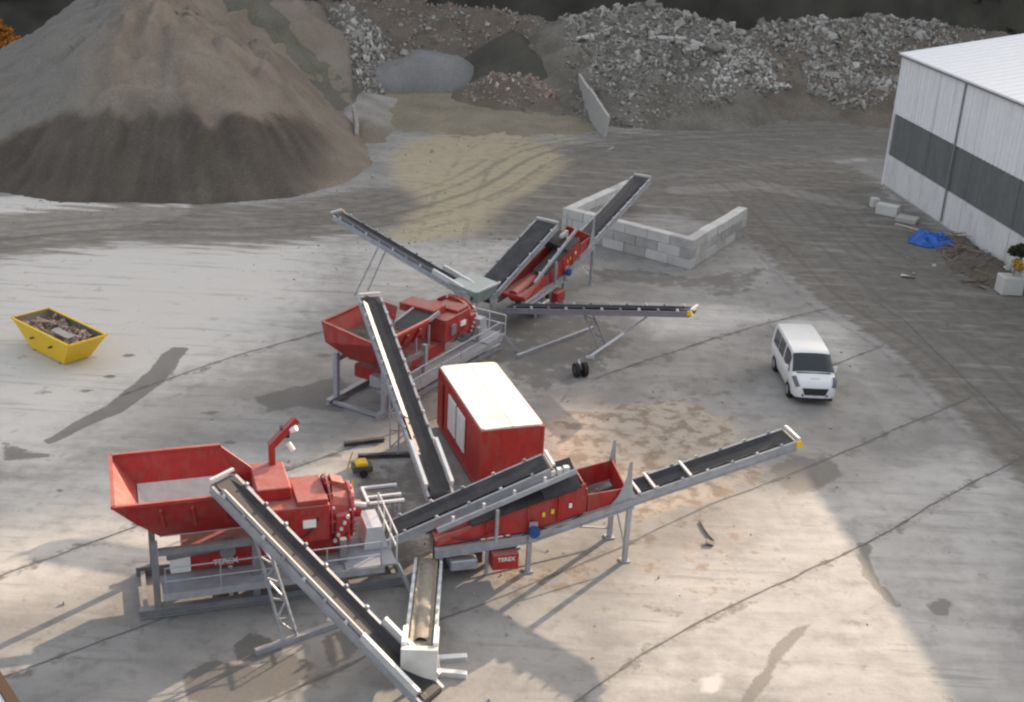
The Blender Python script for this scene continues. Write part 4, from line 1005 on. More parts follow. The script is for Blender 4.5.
# ------------------------------------------------------------------ feeder skid: hopper + washer on a steel frame
def feeder(O, yaw, label, front=True, mat_red=RED):
    r = empty('washing_plant', (O[0], O[1], 0), yaw, label, 'washing plant', 'washing plants')
    FR = GREYP if front else GALV
    Lx, Wy = 7.6, 2.5; dx = 0 if front else 1.75; Lx += dx
    # skid rails and posts
    for y in (0, Wy): MB().channel((-.5, y, .16), (Lx, y, .16), .24, .30, .05).build('skid_rail', FR, r)
    for x in (-.3, 2.4, 5.0, Lx - .2): MB().beam((x, .13, .14), (x, Wy - .13, .14), .14, .14).build('cross_member', FR, r)
    for x in (0.05, 3.0, 5.7 + dx):
        for y in (.02, Wy - .02):
            MB().beam((x, y, .31), (x, y, 2.55 if x < 4 else 1.9), .2, .2).build('post', FR, r)
    for y in (.02, Wy - .02): MB().beam((.16, y, 2.2), (2.89, y, 2.2), .16, .2).build('hopper_beam', GREYP, r)
    # walkway on the near side with a thin handrail
    MB().box(.2, 6.9 + dx, -.55, .52, .98, 1.04).build('walkway', DECK, r)
    MB().box(.2, 6.9 + dx, -.575, -.553, .86, 1.10).build('toe_board', GALV, r)
    hr = MB(); 
    for x in (.3, 1.9, 3.5, 5.1, 6.8 + dx): MB().tube((x, -.53, 1.0), (x, -.53, 1.95), .022, 6).build('rail_post', GALV, r)
    for z in (1.95, 1.5): MB().tube((.3, -.53, z), (6.8 + dx, -.53, z), .022, 6).build('handrail', GALV, r)
    # hopper: flared red extension over a pale lined box
    R0 = [(-1.0, -.35, 4.05), (2.75, -.35, 4.05), (2.35, 3.0, 4.05), (-1.0 if front else -.2, 3.0, 4.05)]
    M0 = [(-.32, .12, 3.15), (2.75, .12, 3.15), (2.75, 2.72, 3.15), (-.32, 2.72, 3.15)]
    L0 = [(.25, .75, 2.35), (2.7, .75, 2.35), (2.7, 2.0, 2.35), (.25, 2.0, 2.35)]
    nm = ['hopper_side', 'hopper_mouth', 'hopper_side', 'hopper_back']
    for i in (0, 2, 3):
        j = (i + 1) % 4
        p = MB().plate([R0[i], R0[j], M0[j], M0[i]], .05).build(nm[i], mat_red, r)
        MB().beam(R0[i], R0[j], .12, .10).build('hopper_rim', mat_red, p)
    MB().plate([(2.78, -.30, 3.9), (3.25, .3, 3.3), (3.25, .3, 2.6), (2.78, .12, 3.15)], .05).build('mouth_cheek', mat_red, r)
    MB().plate([(2.38, 2.98, 4.03), (3.35, 2.45, 3.35), (3.35, 2.45, 2.6), (2.78, 2.72, 3.15)], .05).build('mouth_cheek', mat_red, r)
    for i in range(4):
        j = (i + 1) % 4
        ctr = Vector((1.2, 1.4, 2.8)); s_ = lambda p, k: Vector(p).lerp(Vector((1.2, 1.4, p[2])), k)
        if i != 1: MB().poly([s_(M0[i], .03), s_(M0[j], .03), s_(L0[j], .04), s_(L0[i], .04)], [(0, 1, 2, 3)]).build('liner', LINER if front else RUSTY, r)
        MB().plate([M0[i], M0[j], L0[j], L0[i]], .03).build('hopper_bottom_side', mat_red, r)
    MB().box(.25, 2.7, .75, 2.0, 2.28, 2.36).build('feeder_floor', LINER if front else RUSTY, r)
    for x in (.3, 1.2, 2.1): MB().beam((x, -.30, 3.8), (x + .1, .12, 2.95), .09, .14).build('stiffener', mat_red, r)
    if not front:
        MB().plate([(3.3, 1.7, 4.0), (3.3, 3.4, 4.15), (3.1, 3.4, 3.5), (3.1, 1.7, 3.35)], .06).build('head_panel', mat_red, r)
        for y in (1.8, 3.3): MB().beam((3.2, y, 2.6), (3.2, y, 3.6), .08, .08).build('panel_post', GALV, r)
    # apron drive and dark plant under the hopper
    MB().tube((.4, .45, 1.75), (2.6, .45, 1.95), .13, 10).build('hydraulic_ram', GREYP, r)
    MB().box(.5, 1.1, .6, 1.1, 1.05, 1.6).build('battery_box', WHITE if front else GALV, r)
    MB().tube((2.2, .3, 1.75), (2.2, .75, 1.75), .24, 14).build('drive_motor', GREYP, r)
    # lower red tank with lettering
    MB().box(.9, 5.6, .62, 2.2, 1.06, 1.72).build('water_tank', mat_red, r, bevel=.03)
    if front: lettering(r, 'TEREX', .26, (2.15, .612, 1.16), (math.pi / 2, 0, 0))
    before = set(r.children)
    if not front:
        for y in (.75, 1.95): MB().beam((2.3, y, 2.75), (5.2, y, 3.3), .09, .2).build('feeder_rail', GALV, r)
        MB().hexa([(2.4, .8, 2.75), (5.1, .8, 3.25), (5.1, 1.9, 3.25), (2.4, 1.9, 2.75)], [(2.4, .8, 2.8), (5.1, .8, 3.3), (5.1, 1.9, 3.3), (2.4, 1.9, 2.8)]).build('feeder_belt', BELT, r)
        for x in (3.4, 4.4): MB().beam((x, .75, 1.0), (x, .75, 2.9), .08, .08).build('feeder_post', GALV, r)
        before = set(r.children)
    # washer body
    MB().box(3.3, 5.35, .3, 2.35, 1.75, 3.0).build('washer_body', mat_red, r, bevel=.03)
    MB().box(3.2, 4.25, .9, 2.75, 3.003, 3.42).build('gear_cover', mat_red, r, bevel=.03)
    MB().box(4.35, 5.3, .35, 1.6, 3.003, 3.18).build('inspection_cover', mat_red, r, bevel=.02)
    d = MB().tube((5.36, 1.35, 2.35), (6.1, 1.35, 2.2), .95, 22, .80).build('drum', mat_red, r)
    for x, rad in ((5.42, 1.06), (6.1, .92)):
        f = MB().tube((x - .035, 1.35, 2.34 - (x - 5.4) * .2), (x + .035, 1.35, 2.34 - (x - 5.4) * .2), rad, 22).build('flange', mat_red, d)
        for k in range(14):
            t = k * 2 * math.pi / 14; MB().tube((x - .09, 1.35 + rad * .93 * math.cos(t), 2.34 + rad * .93 * math.sin(t) - (x - 5.4) * .2), (x + .1, 1.35 + rad * .93 * math.cos(t), 2.34 + rad * .93 * math.sin(t) - (x - 5.4) * .2), .045, 6).build('flange_bolt', mat_red if k % 3 else GALVL, f)
    MB().tube((6.1, 1.35, 2.2), (6.5, 1.35, 2.15), .28, 14).build('gearbox', REDOLD, r)
    MB().box(5.52, 6.0, .35, 1.1, 1.5, 2.55).build('gear_housing', mat_red, r, bevel=.05)
    MB().hexa([(5.5, 1.0, 3.05), (6.05, 1.0, 2.9), (6.05, 1.7, 2.9), (5.5, 1.7, 3.05)], [(5.55, 1.1, 3.4), (5.95, 1.1, 3.25), (5.95, 1.6, 3.25), (5.55, 1.6, 3.4)]).build('grease_box', REDOLD, r)
    for q in range(5): MB().tube((5.5 + .1 * q, .33, 1.7 + .2 * q), (5.5 + .1 * q, .25, 1.7 + .2 * q), .06, 8).build('housing_bolt', GALVL, r)
    MB().tube((6.15, .9, 2.6), (6.6, .9, 2.5), .09, 8).build('outlet_pipe', GALVL, r)
    # hoses sagging along the near side
    def hose(pts, rad_=.024):
        hb = MB(); P_ = [Vector(p) for p in pts]; Q_ = []
        for a, b in zip(P_[:-1], P_[1:]):
            for k in range(5): t = k / 5; q = a.lerp(b, t); q.z -= .22 * math.sin(math.pi * t); Q_.append(q)
        Q_.append(P_[-1])
        for a, b in zip(Q_[:-1], Q_[1:]): hb.tube(a, b, rad_, 6)
        hb.build('hose', BLACKP, r)
    hose([(5.0, .28, 2.6), (4.3, .2, 2.0), (3.6, .25, 1.8)]); hose([(5.9, .34, 1.9), (5.2, .2, 1.5), (4.2, .3, 1.74)])
    MB().box(3.7, 4.05, .2, .295, 2.1, 2.6).build('junction_box', GREYP, r); MB().box(4.5, 4.9, .22, .295, 2.3, 2.55).build('data_plate', WHITE, r)
    # jib with work lamp
    if front:
     MB().beam((3.9, 2.6, 3.3), (3.9, 2.6, 4.15), .2, .2).build('jib_post', mat_red, r)
     j = MB().beam((3.86, 2.6, 4.05), (4.75, 2.95, 4.75), .2, .24).build('jib_arm', mat_red, r)
     MB().box(4.22, 4.5, 2.75, 3.0, 4.2, 4.55).build('lamp_body', BLACKP, j)
     MB().tube((4.55, 2.8, 4.45), (4.72, 2.7, 4.55), .10, 10).build('lamp_head', WHITE, j)
     MB().tube((4.45, 2.8, 4.0), (4.6, 2.75, 3.75), .09, 10).build('lamp_head', WHITE, j)
    # end platform, steps and rails
    MB().box(5.7, 7.3, -.5, 1.3, 1.045, 1.10).build('end_deck', DECK, r)
    MB().hexa([(6.45, .45, 1.11), (7.25, .45, 1.11), (7.25, 1.6, 1.11), (6.45, 1.6, 1.11)], [(6.55, .45, 1.9), (7.05, .45, 1.9), (7.05, 1.6, 1.9), (6.55, 1.6, 1.9)]).build('discharge_box', mat('pale_steel', (.5, .52, .56), .4, .3, dirt=DUST), r)
    for y in (-.48, .4, 1.3, 2.2):
        MB().tube((7.3, y, 1.05), (7.3, y, 2.15), .03, 6).build('rail_post', GALVL, r)
    for z in (2.15, 1.65): MB().tube((7.3, -.48, z), (7.3, 2.2, z), .03, 6).build('handrail', GALVL, r)
    MB().beam((7.35, -.35, 1.0), (7.75, -.9, .05), .07, .12).build('ladder_stringer', GALV, r)
    for o_ in r.children:
        if o_ not in before: o_.location.x += dx
    if front:
        MB().box(7.0, 8.1, 2.3, 3.4, 1.62, 1.68).build('upper_deck', DARK, r)
        for y in (2.3, 2.72, 3.4): MB().beam((7.0, y, 1.72), (8.2, y, 1.72), .09, .08).build('deck_edge', GALVL, r)
        MB().beam((6.99, 2.3, 1.74), (6.99, 3.4, 1.74), .09, .09).build('deck_edge', GALVL, r)
        for x, y in ((7.05, 2.35), (8.05, 2.35), (7.05, 3.35), (8.05, 3.35)): MB().beam((x, y, 0), (x, y, 1.62), .08, .08).build('deck_leg', GALV, r)
        MB().beam((6.4, 3.9, .1), (6.9, 4.4, 1.5), .06, .06).build('yellow_rail', YELLOW, r)
    return r
yf = R(19.3)
feeder((-10.32, 31.31), yf, 'front washing plant with empty pale-lined red feed hopper', True, RED)
yr = R(61); ur = Vector((math.cos(yr), math.sin(yr), 0)); nr_ = Vector((-ur.y, ur.x, 0))
# rear: rim corner N known
KX = 1.0; N4 = W(377, 346, 3.56); Or = N4 - ur * (-1.0 * KX) - nr_ * -.35
rear = feeder((Or.x, Or.y), yr, 'rear washing plant with soil-stained red feed hopper', False, REDOLD)
rear.scale = (KX, 1, .88)
# soil inside the rear hopper
xs = np.arange(0, 2.9, .15); ys = np.arange(.3, 2.6, .15); X, Y = np.meshgrid(xs, ys); Z = 3.42 + .35 * fbm(X, Y, 3, 2) - .10 * X
me, _ = grid_mesh('soil_load', xs, ys, Z); so = link('soil_load', me, mat('hopper_soil', (.07, .065, .055), .95, var=.3, vscale=5, bump=1, bscale=15))
so.location = (Or.x, Or.y, 0); so.rotation_euler = (0, 0, yr); so.scale = (KX, 1, .88); tag(so, 'dark soil lying in the rear feed hopper', 'soil')

# ------------------------------------------------------------------ screening unit above each discharge conveyor
def screen_unit(B0, yaw, sl, label, front=True, mat_red=RED, x0=-3.1):
    r = empty('screening_unit', (B0[0], B0[1], 0), yaw, label, 'screening unit', 'screening units')
    z0 = B0[2]; bz = lambda x: z0 + (sl if x > 0 else .07) * x
    Wd = 1.5; yn = -.12; tp = lambda x: 1.15 + .04 * x if x >= 0 else 1.15 + x / -x0 * .72
    def bar(xa, xb, ya, yb, ha, hb, name, m_, top_shift=(0, 0), hb2=None):
        hb2 = hb if hb2 is None else hb2
        return MB().hexa([(xa, ya, bz(xa) + ha), (xb, ya, bz(xb) + ha), (xb, yb, bz(xb) + ha), (xa, yb, bz(xa) + ha)],
                         [(xa, ya + top_shift[0], bz(xa) + hb), (xb, ya + top_shift[0], bz(xb) + hb2), (xb, yb + top_shift[1], bz(xb) + hb2), (xa, yb + top_shift[1], bz(xa) + hb)]).build(name, m_, r)
    # main side beams under the body
    for y in (yn - .06, yn + Wd):
        MB().channel((x0, y, bz(x0) + .02), (-.004, y, bz(0) + .02), .16, .34, .05).build('main_beam', GALV, r)
        MB().channel((.004, y, bz(0) + .02), (3.55, y, bz(3.55) + .02), .16, .34, .05).build('main_beam', GALV, r)
    # red trough body in panels
    edges = [x0 + .1, -1.4, 0, 1.0, 1.95]
    for a, b in zip(edges[:-1], edges[1:]):
        bar(a + .008, b - .008, yn, yn + .06, .24, tp(a), 'body_panel', mat_red, (.12, .12), tp(b))
    bar(x0 + .1, 0, yn + Wd - .1, yn + Wd, .24, tp(x0), 'far_panel', mat_red, (0, 0), tp(0)); bar(.004, 1.95, yn + Wd - .1, yn + Wd, .24, 1.15, 'far_panel', mat_red)
    bar(x0 + .05, 0, yn + .12, yn + Wd - .12, .22, .4, 'trough_floor', REDOLD); bar(.004, 1.95, yn + .12, yn + Wd - .12, .22, .4, 'trough_floor', REDOLD)
    bar(x0 + .04, x0 + .098, yn, yn + Wd, .24, .42, 'end_panel', mat_red)
    for x in (-1.4, -.03, 1.0): bar(x - .03, x + .03, yn - .05, yn - .002, .24, tp(x) - .06, 'rib', mat_red)
    # red drum showing under the feed belt
    MB().tube((x0 + .2, yn + .75, bz(x0) + .3), (-.6, yn + .75, bz(-.6) + .5), .3, 16).build('drum', REDOLD, r)
    # rubber cover over the near half
    MB().hexa([(-1.9, yn + .02, bz(-1.9) + tp(-1.9) + .02), (0, yn + .02, bz(0) + 1.17), (0, yn + .85, bz(0) + 1.17), (-1.9, yn + .85, bz(-1.9) + tp(-1.9) + .02)], [(-1.9, yn + .02, bz(-1.9) + tp(-1.9) + .07), (0, yn + .02, bz(0) + 1.22), (0, yn + .85, bz(0) + 1.22), (-1.9, yn + .85, bz(-1.9) + tp(-1.9) + .07)]).build('rubber_cover', BELT, r); bar(.003, 1.6, yn + .02, yn + .85, 1.17, 1.22, 'rubber_cover', BELT, (.0, .0))
    MB().hexa([(.5, yn, bz(.5) + 1.23), (1.75, yn, bz(1.75) + 1.23), (1.75, yn + 1.45, bz(1.75) + 1.23), (.5, yn + 1.45, bz(.5) + 1.23)],
              [(.5, yn + .1, bz(.5) + 1.28), (1.75, yn + .1, bz(1.75) + 1.28), (1.75, yn + 1.45, bz(1.75) + 1.6), (.5, yn + 1.45, bz(.5) + 1.6)]).build('rubber_flap', BELT, r)
    # discharge chute with open top and two pointed gusset plates
    MB().plate([(2.0, yn + .02, bz(2.0) + .85), (2.0, yn + .02, bz(2.0) + .2), (3.3, yn + .02, bz(3.3) + .2), (3.3, yn + .02, bz(3.3) + .62)], .05).build('chute_side', mat_red, r)
    MB().plate([(2.0, yn + Wd, bz(2.0) + 1.0), (2.0, yn + Wd, bz(2.0) + .2), (3.3, yn + Wd, bz(3.3) + .2), (3.3, yn + Wd, bz(3.3) + .9)], .05).build('chute_side', mat_red, r)
    MB().plate([(3.32, yn, bz(3.3) + .65), (3.32, yn, bz(3.3) + .1), (3.32, yn + Wd, bz(3.3) + .1), (3.32, yn + Wd, bz(3.3) + .95)], .05).build('chute_end', mat_red, r)
    MB().plate([(1.97, yn + .05, bz(2.0) + 1.05), (1.97, yn + .05, bz(2.0) + .3), (1.97, yn + Wd - .1, bz(2.0) + .3), (1.97, yn + Wd - .1, bz(2.0) + 1.15)], .05).build('chute_back', REDOLD, r)
    for y, k in ((yn - .06, 0), (yn + Wd + .06, .0)):
        MB().plate([(2.75, y, bz(2.75) + .19), (3.7, y, bz(3.7) + .19), (3.52, y, bz(3.52) + .5), (3.45, y, bz(3.45) + .9), (3.42, y, bz(3.42) + 1.6), (3.33, y, bz(3.33) + 1.6), (3.28, y, bz(3.28) + 1.1), (3.15, y, bz(3.15) + .7), (2.97, y, bz(2.97) + .4)], .04).build('gusset_plate', GALV, r)
    # posts to the ground
    for x in (.05, 3.45):
        for y in (yn - .06, yn + Wd):
            MB().beam((x, y, 0), (x, y, bz(x) - .16), .15, .15).build('leg', GALV, r); MB().box(x - .16, x + .16, y - .16, y + .16, 0, .04).build('foot_plate', GALV, r)
    MB().beam((3.45, yn + Wd, .35), (.2, yn + Wd, .9), .05, .05).build('brace', GALV, r)
    MB().beam((3.45, yn - .06, .4), (3.45, yn + Wd, bz(3.45) - .4), .04, .04).build('brace', GALV, r)
    # belt support posts rising beside the body
    for x in (-1.1,): MB().beam((x, yn - .12, bz(x) + .1), (x, yn - .12, bz(x) + 1.3), .1, .1).build('belt_post', GALV, r)
    MB().beam((-3.0, yn + .1, bz(-3.0) + .75), (1.55, yn + .12, bz(1.55) + 1.85), .1, .16).build('belt_beam', GALV, r)
    zb_ = lambda x: bz(-3.0) + .75 + (x + 3.0) / 4.55 * (bz(1.55) + 1.1 - bz(-3.0))
    for x in (-2.5, -1.5, -.5, .5): MB().tube((x, yn + .1, zb_(x) + .07), (x, yn + .1, zb_(x) + .27), .05, 8).build('roller_bracket', GALVL, r)
    for (xa, xb, zz) in ((-2.6, -1.2, .9), (-.9, .1, .55), (.3, 1.8, .5)):
        hb = MB(); Q_ = [Vector((xa + (xb - xa) * k / 6, yn - .1, bz(xa) + (bz(xb) - bz(xa)) * k / 6 + zz * .6 - .2 * math.sin(math.pi * k / 6))) for k in range(7)]
        for a, b in zip(Q_[:-1], Q_[1:]): hb.tube(a, b, .022, 6)
        hb.build('hose', BLACKP, r)
    for x in (.45, .75, 1.35): MB().box(x, x + .1, yn - .01, yn + .02, bz(x) + .62, bz(x) + .78).build('data_plate', WHITE if x > 1 else YELLOW, r)
    mo = MB().tube((.12, yn - .38, bz(.1) + .35), (.12, yn - .16, bz(.1) + .35), .19, 14).build('drive_motor', BLUE, r)
    MB().box(-.02, .26, yn - .2, yn - .148, bz(.1) - .1, bz(.1) + .65).build('motor_plate', GALV, mo)
    b = MB().box(-1.25, -.38, yn - .4, yn + .35, .36, .92).build('control_box', mat_red, r, bevel=.02)
    if front: lettering(b, 'TEREX', .2, (-.80, yn - .406, .68), (math.pi / 2, 0, 0))
    MB().box(-2.6, -1.7, yn - .2, yn + .5, .35, .72).build('pump', GALV, r, bevel=.04); MB().box(-2.9, -1.35, yn + .55, yn + 1.2, .1, .8).build('pump_skid', DARK, r)
    for x in (-1.35, -2.9): MB().beam((x, yn + .0, 0), (x, yn + .0, bz(x) - .16), .1, .1).build('leg', GALV, r)
    # pale gear on the top corner
    for q in range(3): MB().box(.85 + .22 * q, 1.0 + .24 * q, yn + .55, yn + .75, bz(1) + 1.62, bz(1) + 1.80 + .05 * q).build('belt_tensioner', GALVL, r)
    return r
screen_unit((.8, 35.1, 1.22), math.atan2(.28, .96), .272, 'front screening unit with red trough body and open chute', True, RED)
screen_unit((2.34, 61.4, 1.33), yb, .27, 'rear screening unit with red trough body beside the block bay', False, REDOLD, -4.2)
# transfer chute of the rear plant
tr = empty('transfer_chute', (*W(470, 326)[:2], 0), R(58), 'pale green transfer chute where the rear conveyors meet', 'chute')
PALEG = mat('pale_green_steel', (.34, .40, .39), .45, .2, dirt=DUST, dirt_amt=.4)
MB().hexa([(-.2, -.5, 1.35), (1.1, -.5, 1.35), (1.1, .7, 1.35), (-.2, .7, 1.35)], [(-.7, -.8, 2.1), (1.3, -.8, 2.1), (1.3, .9, 2.3), (-.7, .9, 2.3)]).build('chute_body', PALEG, tr)
for x, y in ((-.2, -.5), (1.1, -.5), (1.1, .7), (-.2, .7)): MB().beam((x, y, 0), (x, y, 1.36), .1, .1).build('leg', GALV, tr)
MB().beam((-.7, -.82, 2.15), (1.3, -.82, 2.15), .09, .09).build('rim', GALVL, tr)

# ------------------------------------------------------------------ bits and pieces around the plants
ground_piece('steel_channel', 'pale steel channel lying beside the near conveyor chute', 'steel channel', g(432, 661), g(467, 659), .2, .14, GALVL)
ground_piece('steel_plate', 'short bright steel plate under the near conveyor tail', 'steel plate', g(416, 694), g(436, 682), .35, .10, GALVL)
for k, (a, b) in enumerate([((344, 446), (384, 441)), ((358, 458), (412, 456))]):
    ground_piece('timber_beam', ['dark beam on the ground left of the steep conveyor', 'second dark beam in front of the trestle of the steep conveyor'][k], 'beam', g(*a), g(*b), .18, .16, DARK)
dr = empty('generator_cart', (*g(362, 474), 0), R(20), 'small yellow and dark machine behind the front plant', 'machine')
MB().box(-.5, .5, -.3, .3, .2, .55).build('engine', DARK, dr, bevel=.03); MB().box(-.35, .25, -.32, .32, .552, .75).build('fuel_tank', YELLOW, dr, bevel=.04)
MB().beam((-.7, .4, .1), (-.4, .4, 1.1), .06, .06).build('handle', YELLOW, dr)
for sg in (-1, 1): MB().tube((0, sg * .34, .2), (0, sg * .44, .2), .2, 14).build('wheel', TYRE, dr)
dr.scale = (.75, .75, .75)
hs = MB(); pts = [g(700, 522), g(704, 530), g(709, 537), g(714, 542), g(712, 546)]
for a, b in zip(pts[:-1], pts[1:]): hs.tube((*a, .05), (*b, .05), .035, 6)
o = hs.build('rope', mat('dirty_rope', (.2, .16, .11), .9)); tag(o, 'short dirty rope end on the sunny ground', 'rope')
o = link('stone', chunk(2, 2), None); o.location = (*g(713, 544), .08); o.scale = (.55, .4, .35); tag(o, 'small dark lump beside the rope on sunny ground', 'stone')

# corner of a small corrugated roof at the bottom left
lr = empty('lean_to', (*W(-26, 735, 2.4)[:2], 0), R(-50), 'white corrugated roof corner with brown edge at bottom left', 'lean-to')
RW = mat('white_sheet', (.72, .72, .73), .5, var=.05); BRN = mat('brown_timber_edge', (.06, .035, .018), .8)
mb = MB(); prof = []
for i in range(17): prof.append((i * .16 - 1.6, .04 * (i % 2)))
mb.poly([(-3.0, y, 2.5 + z) for y, z in prof] + [(1.6, y, 2.35 + z) for y, z in prof], [(i, i + 1, i + 18, i + 17) for i in range(16)])
mb.build('roof_sheet', RW, lr)
MB().box(-3.0, 1.62, .97, 1.22, 2.2, 2.5).build('edge_board', BRN, lr)
MB().box(1.62, 1.8, -1.6, 1.22, 2.1, 2.46).build('edge_board', BRN, lr)
for x, y in ((1.5, 1.05), (1.5, -1.5), (-2.8, 1.05), (-2.8, -1.5)): MB().beam((x, y, 0), (x, y, 2.3), .12, .12).build('post', BRN, lr)

# things along the shed wall
def conc_block(name, label, px, size, rz, m_=CONCL, group=None):
    p = W(*px); o = MB().box(-size[0] / 2, size[0] / 2, -size[1] / 2, size[1] / 2, 0, size[2]).build(name, m_, None, bevel=.04)
    o.location = (p.x, p.y, .01); o.rotation_euler = (0, 0, rz); tag(o, label, 'block', group); return o
conc_block('concrete_block', 'pale concrete block lying beside the shed corner', (887, 215), (1.5, .7, .75), R(-35))
conc_block('concrete_block', 'smaller rounded block left of the pale one at the shed corner', (874, 207), (.55, .5, .65), R(10))
conc_block('concrete_block', 'dark flat slab against the shed wall behind the blue tarpaulin', (907, 222), (1.4, 1.1, .35), R(-30), CONC)
blk = conc_block('concrete_block', 'pale square block carrying a plant at the right edge', (1008, 293), (1.25, 1.0, 1.05), R(4))
xs = np.arange(-1.7, 1.75, .09); ys = np.arange(-1.25, 1.3, .09); X, Y = np.meshgrid(xs, ys)
rad = np.hypot(X / 1.6, Y / 1.15) + .22 * fbm(X * .9, Y * .9, 3, 2)
Z = .8 * np.clip(1 - rad, 0, 1) ** .6 * (1 + 1.3 * fbm(X * 1.5, Y * 1.5, 4, 1)) + .03 + .10 * np.abs(fbm(X * 2.2, Y * 2.2, 3, 4)) * (rad < 1)
me, _ = grid_mesh('tarpaulin', xs, ys, Z, keep=(rad < 1))
tp_ = link('tarpaulin', me, TARP); p = W(931, 243); tp_.location = (p.x, p.y, .02); tp_.rotation_euler = (0, 0, R(-12)); tag(tp_, 'crumpled blue tarpaulin on the ground by the shed', 'tarpaulin')
pl = MB().beam((-.9, 0, .06), (.9, 0, .1), .14, .08).build('plank', mat('pale_timber', (.5, .45, .36), .8)); p = W(907, 228); pl.location = p; pl.rotation_euler = (0, 0, R(-50)); tag(pl, 'pale plank between the block and the blue tarpaulin', 'plank')
# dark brush and scrap pile along the wall foot
o, hf = heap('brush_pile', 'dark pile of brush and scrap along the shed foot', 'brush pile', (23.5, 30, 65, 78),
    lambda X, Y: np.minimum(ridge(X, Y, [(28.3, 76.5, .45), (28.4, 71, .65), (28.7, 68, .4)], .35, .4), (27.32 + .117 * (91.3 - Y) - .15 - X) * 2), M_RBASE2, .2, .25, 1.2)
for k in range(60):
    x = random.uniform(26.4, 28.6); y = random.uniform(67.5, 77); a = random.uniform(0, 6.28); L = random.uniform(.5, 1.7); z = max(hf(x, y), 0)
    MB().tube((x - L / 2 * math.cos(a), y - L / 2 * math.sin(a), z + random.uniform(.02, .12)), (x + L / 2 * math.cos(a), y + L / 2 * math.sin(a), z + random.uniform(.05, .35)), .025, 5).build('stick', (WOOD, BARK, GREYP)[k % 3], o)
for k, (px, py, s, mi) in enumerate([(905, 277, .45, 4), (911, 278, .4, 2), (915, 274, .3, 1), (934, 266, .22, 4)]):
    p = W(px, py); c = link('scrap_lump', chunk(k, mi), None); c.location = (p.x, p.y, s * .2); c.scale = (s, s, s); tag(c, ['white scrap lump in the middle of the yard before the shed', 'dark scrap lump beside the white scrap lump', 'grey scrap lump right of the white scrap lump', 'tiny white scrap left of the brush pile'][k], 'scrap', 'scrap lying before the shed')

# ------------------------------------------------------------------ plants
def leaf_cloud(centres, n, size, seed, flat=.0):
    r = np.random.default_rng(seed); V = []; k = len(centres)
    C_ = np.array(centres); idx = r.integers(0, k, n)
    d = r.normal(size=(n, 3)); d /= np.linalg.norm(d, axis=1)[:, None]; rad = r.random(n) ** .45
    P = C_[idx, :3] + d * rad[:, None] * C_[idx, 3:4] * np.array([1, 1, .8])
    a = r.normal(size=(n, 3)); a /= np.linalg.norm(a, axis=1)[:, None]; b = np.cross(a, r.normal(size=(n, 3))); b /= np.linalg.norm(b, axis=1)[:, None]
    s = size * (.6 + .8 * r.random(n))[:, None]
    v = np.stack([P - a * s, P + b * s * .5, P + a * s, P - b * s * .5], 1).reshape(-1, 3)
    return v, np.arange(4 * n).reshape(-1, 4)
def leaf_mesh(name, v, q):
    me = bpy.data.meshes.new(name); me.from_pydata(v.tolist(), [], q.tolist()); return me
def tree(name, label, p, h, rad, n, lm, seed, cat='tree', group=None, leaf=.28):
    r = random.Random(seed); t = empty(name, p, 0, label, cat, group)
    mb = MB(); mb.tube((0, 0, -.3), (r.uniform(-.2, .2), r.uniform(-.2, .2), h * .75), .035 * h, 8, .01 * h)
    cs = []
    for i in range(14):
        a = r.uniform(0, 6.28); zz = h * r.uniform(.32, .95); rr = rad * (1 - .5 * zz / h) * r.uniform(.3, 1)
        c = (rr * math.cos(a), rr * math.sin(a), zz, rad * r.uniform(.3, .5)); cs.append(c)
        if i < 8: mb.tube((0, 0, zz * .7), (c[0], c[1], c[2]), .012 * h, 5, .004 * h)
    mb.build('trunk', BARK, t)
    v, q = leaf_cloud(cs, n, leaf, seed); link('crown', leaf_mesh('crown', v, q), lm, t); return t
place = ['far left', 'left']
# wood behind the left heap
spots = [(-54, 128, 12, 'dark tree at the far top left edge'), (-47, 133, 13, 'dark tree second from the top left edge'), (-40, 137, 13, 'dark tree above the left slope of the gravel heap'),
         (-60, 118, 10, 'dark tree low at the left edge beyond the gravel slope')]
for i, (x, y, h, lb_) in enumerate(spots): tree('broadleaf_tree', lb_, (x, y, max(0, float(HZ[int((y - 60) / 3), int((x + 260) / 3)]) - .3)), h, 5.0, 9000, LEAF, 40 + i, group='dark trees behind the gravel heap', leaf=.3)
p = W(2, 52, 2.0)
tree('autumn_bush', 'orange autumn bush at the left edge beside the gravel heap', (p.x - .6, p.y, .4), 4.4, 2.3, 4000, LEAFO, 61, 'bush', leaf=.16)
# plant on the block
t = empty('potted_plant', (blk.location.x + .1, blk.location.y + .05, 1.06), 0, 'leafy plant with yellow patch standing on the pale block', 'plant')
MB().tube((0, 0, 0), (.08, 0, .9), .07, 7, .03).build('stem', WOOD, t)
v, q = leaf_cloud([(.15, 0, 1.45, .5), (.4, .1, 1.5, .4), (-.2, .1, 1.4, .35)], 900, .12, 5); link('leaves', leaf_mesh('l', v, q), LEAF, t)
v, q = leaf_cloud([(.05, -.1, .8, .32), (.2, -.1, .55, .3)], 260, .10, 6); link('flowers', leaf_mesh('l', v, q), LEAFY, t)
v, q = leaf_cloud([(-.35, 0, .5, .25), (.3, 0, .3, .3)], 160, .10, 8); link('pale_leaves', leaf_mesh('l', v, q), RUB[4], t)
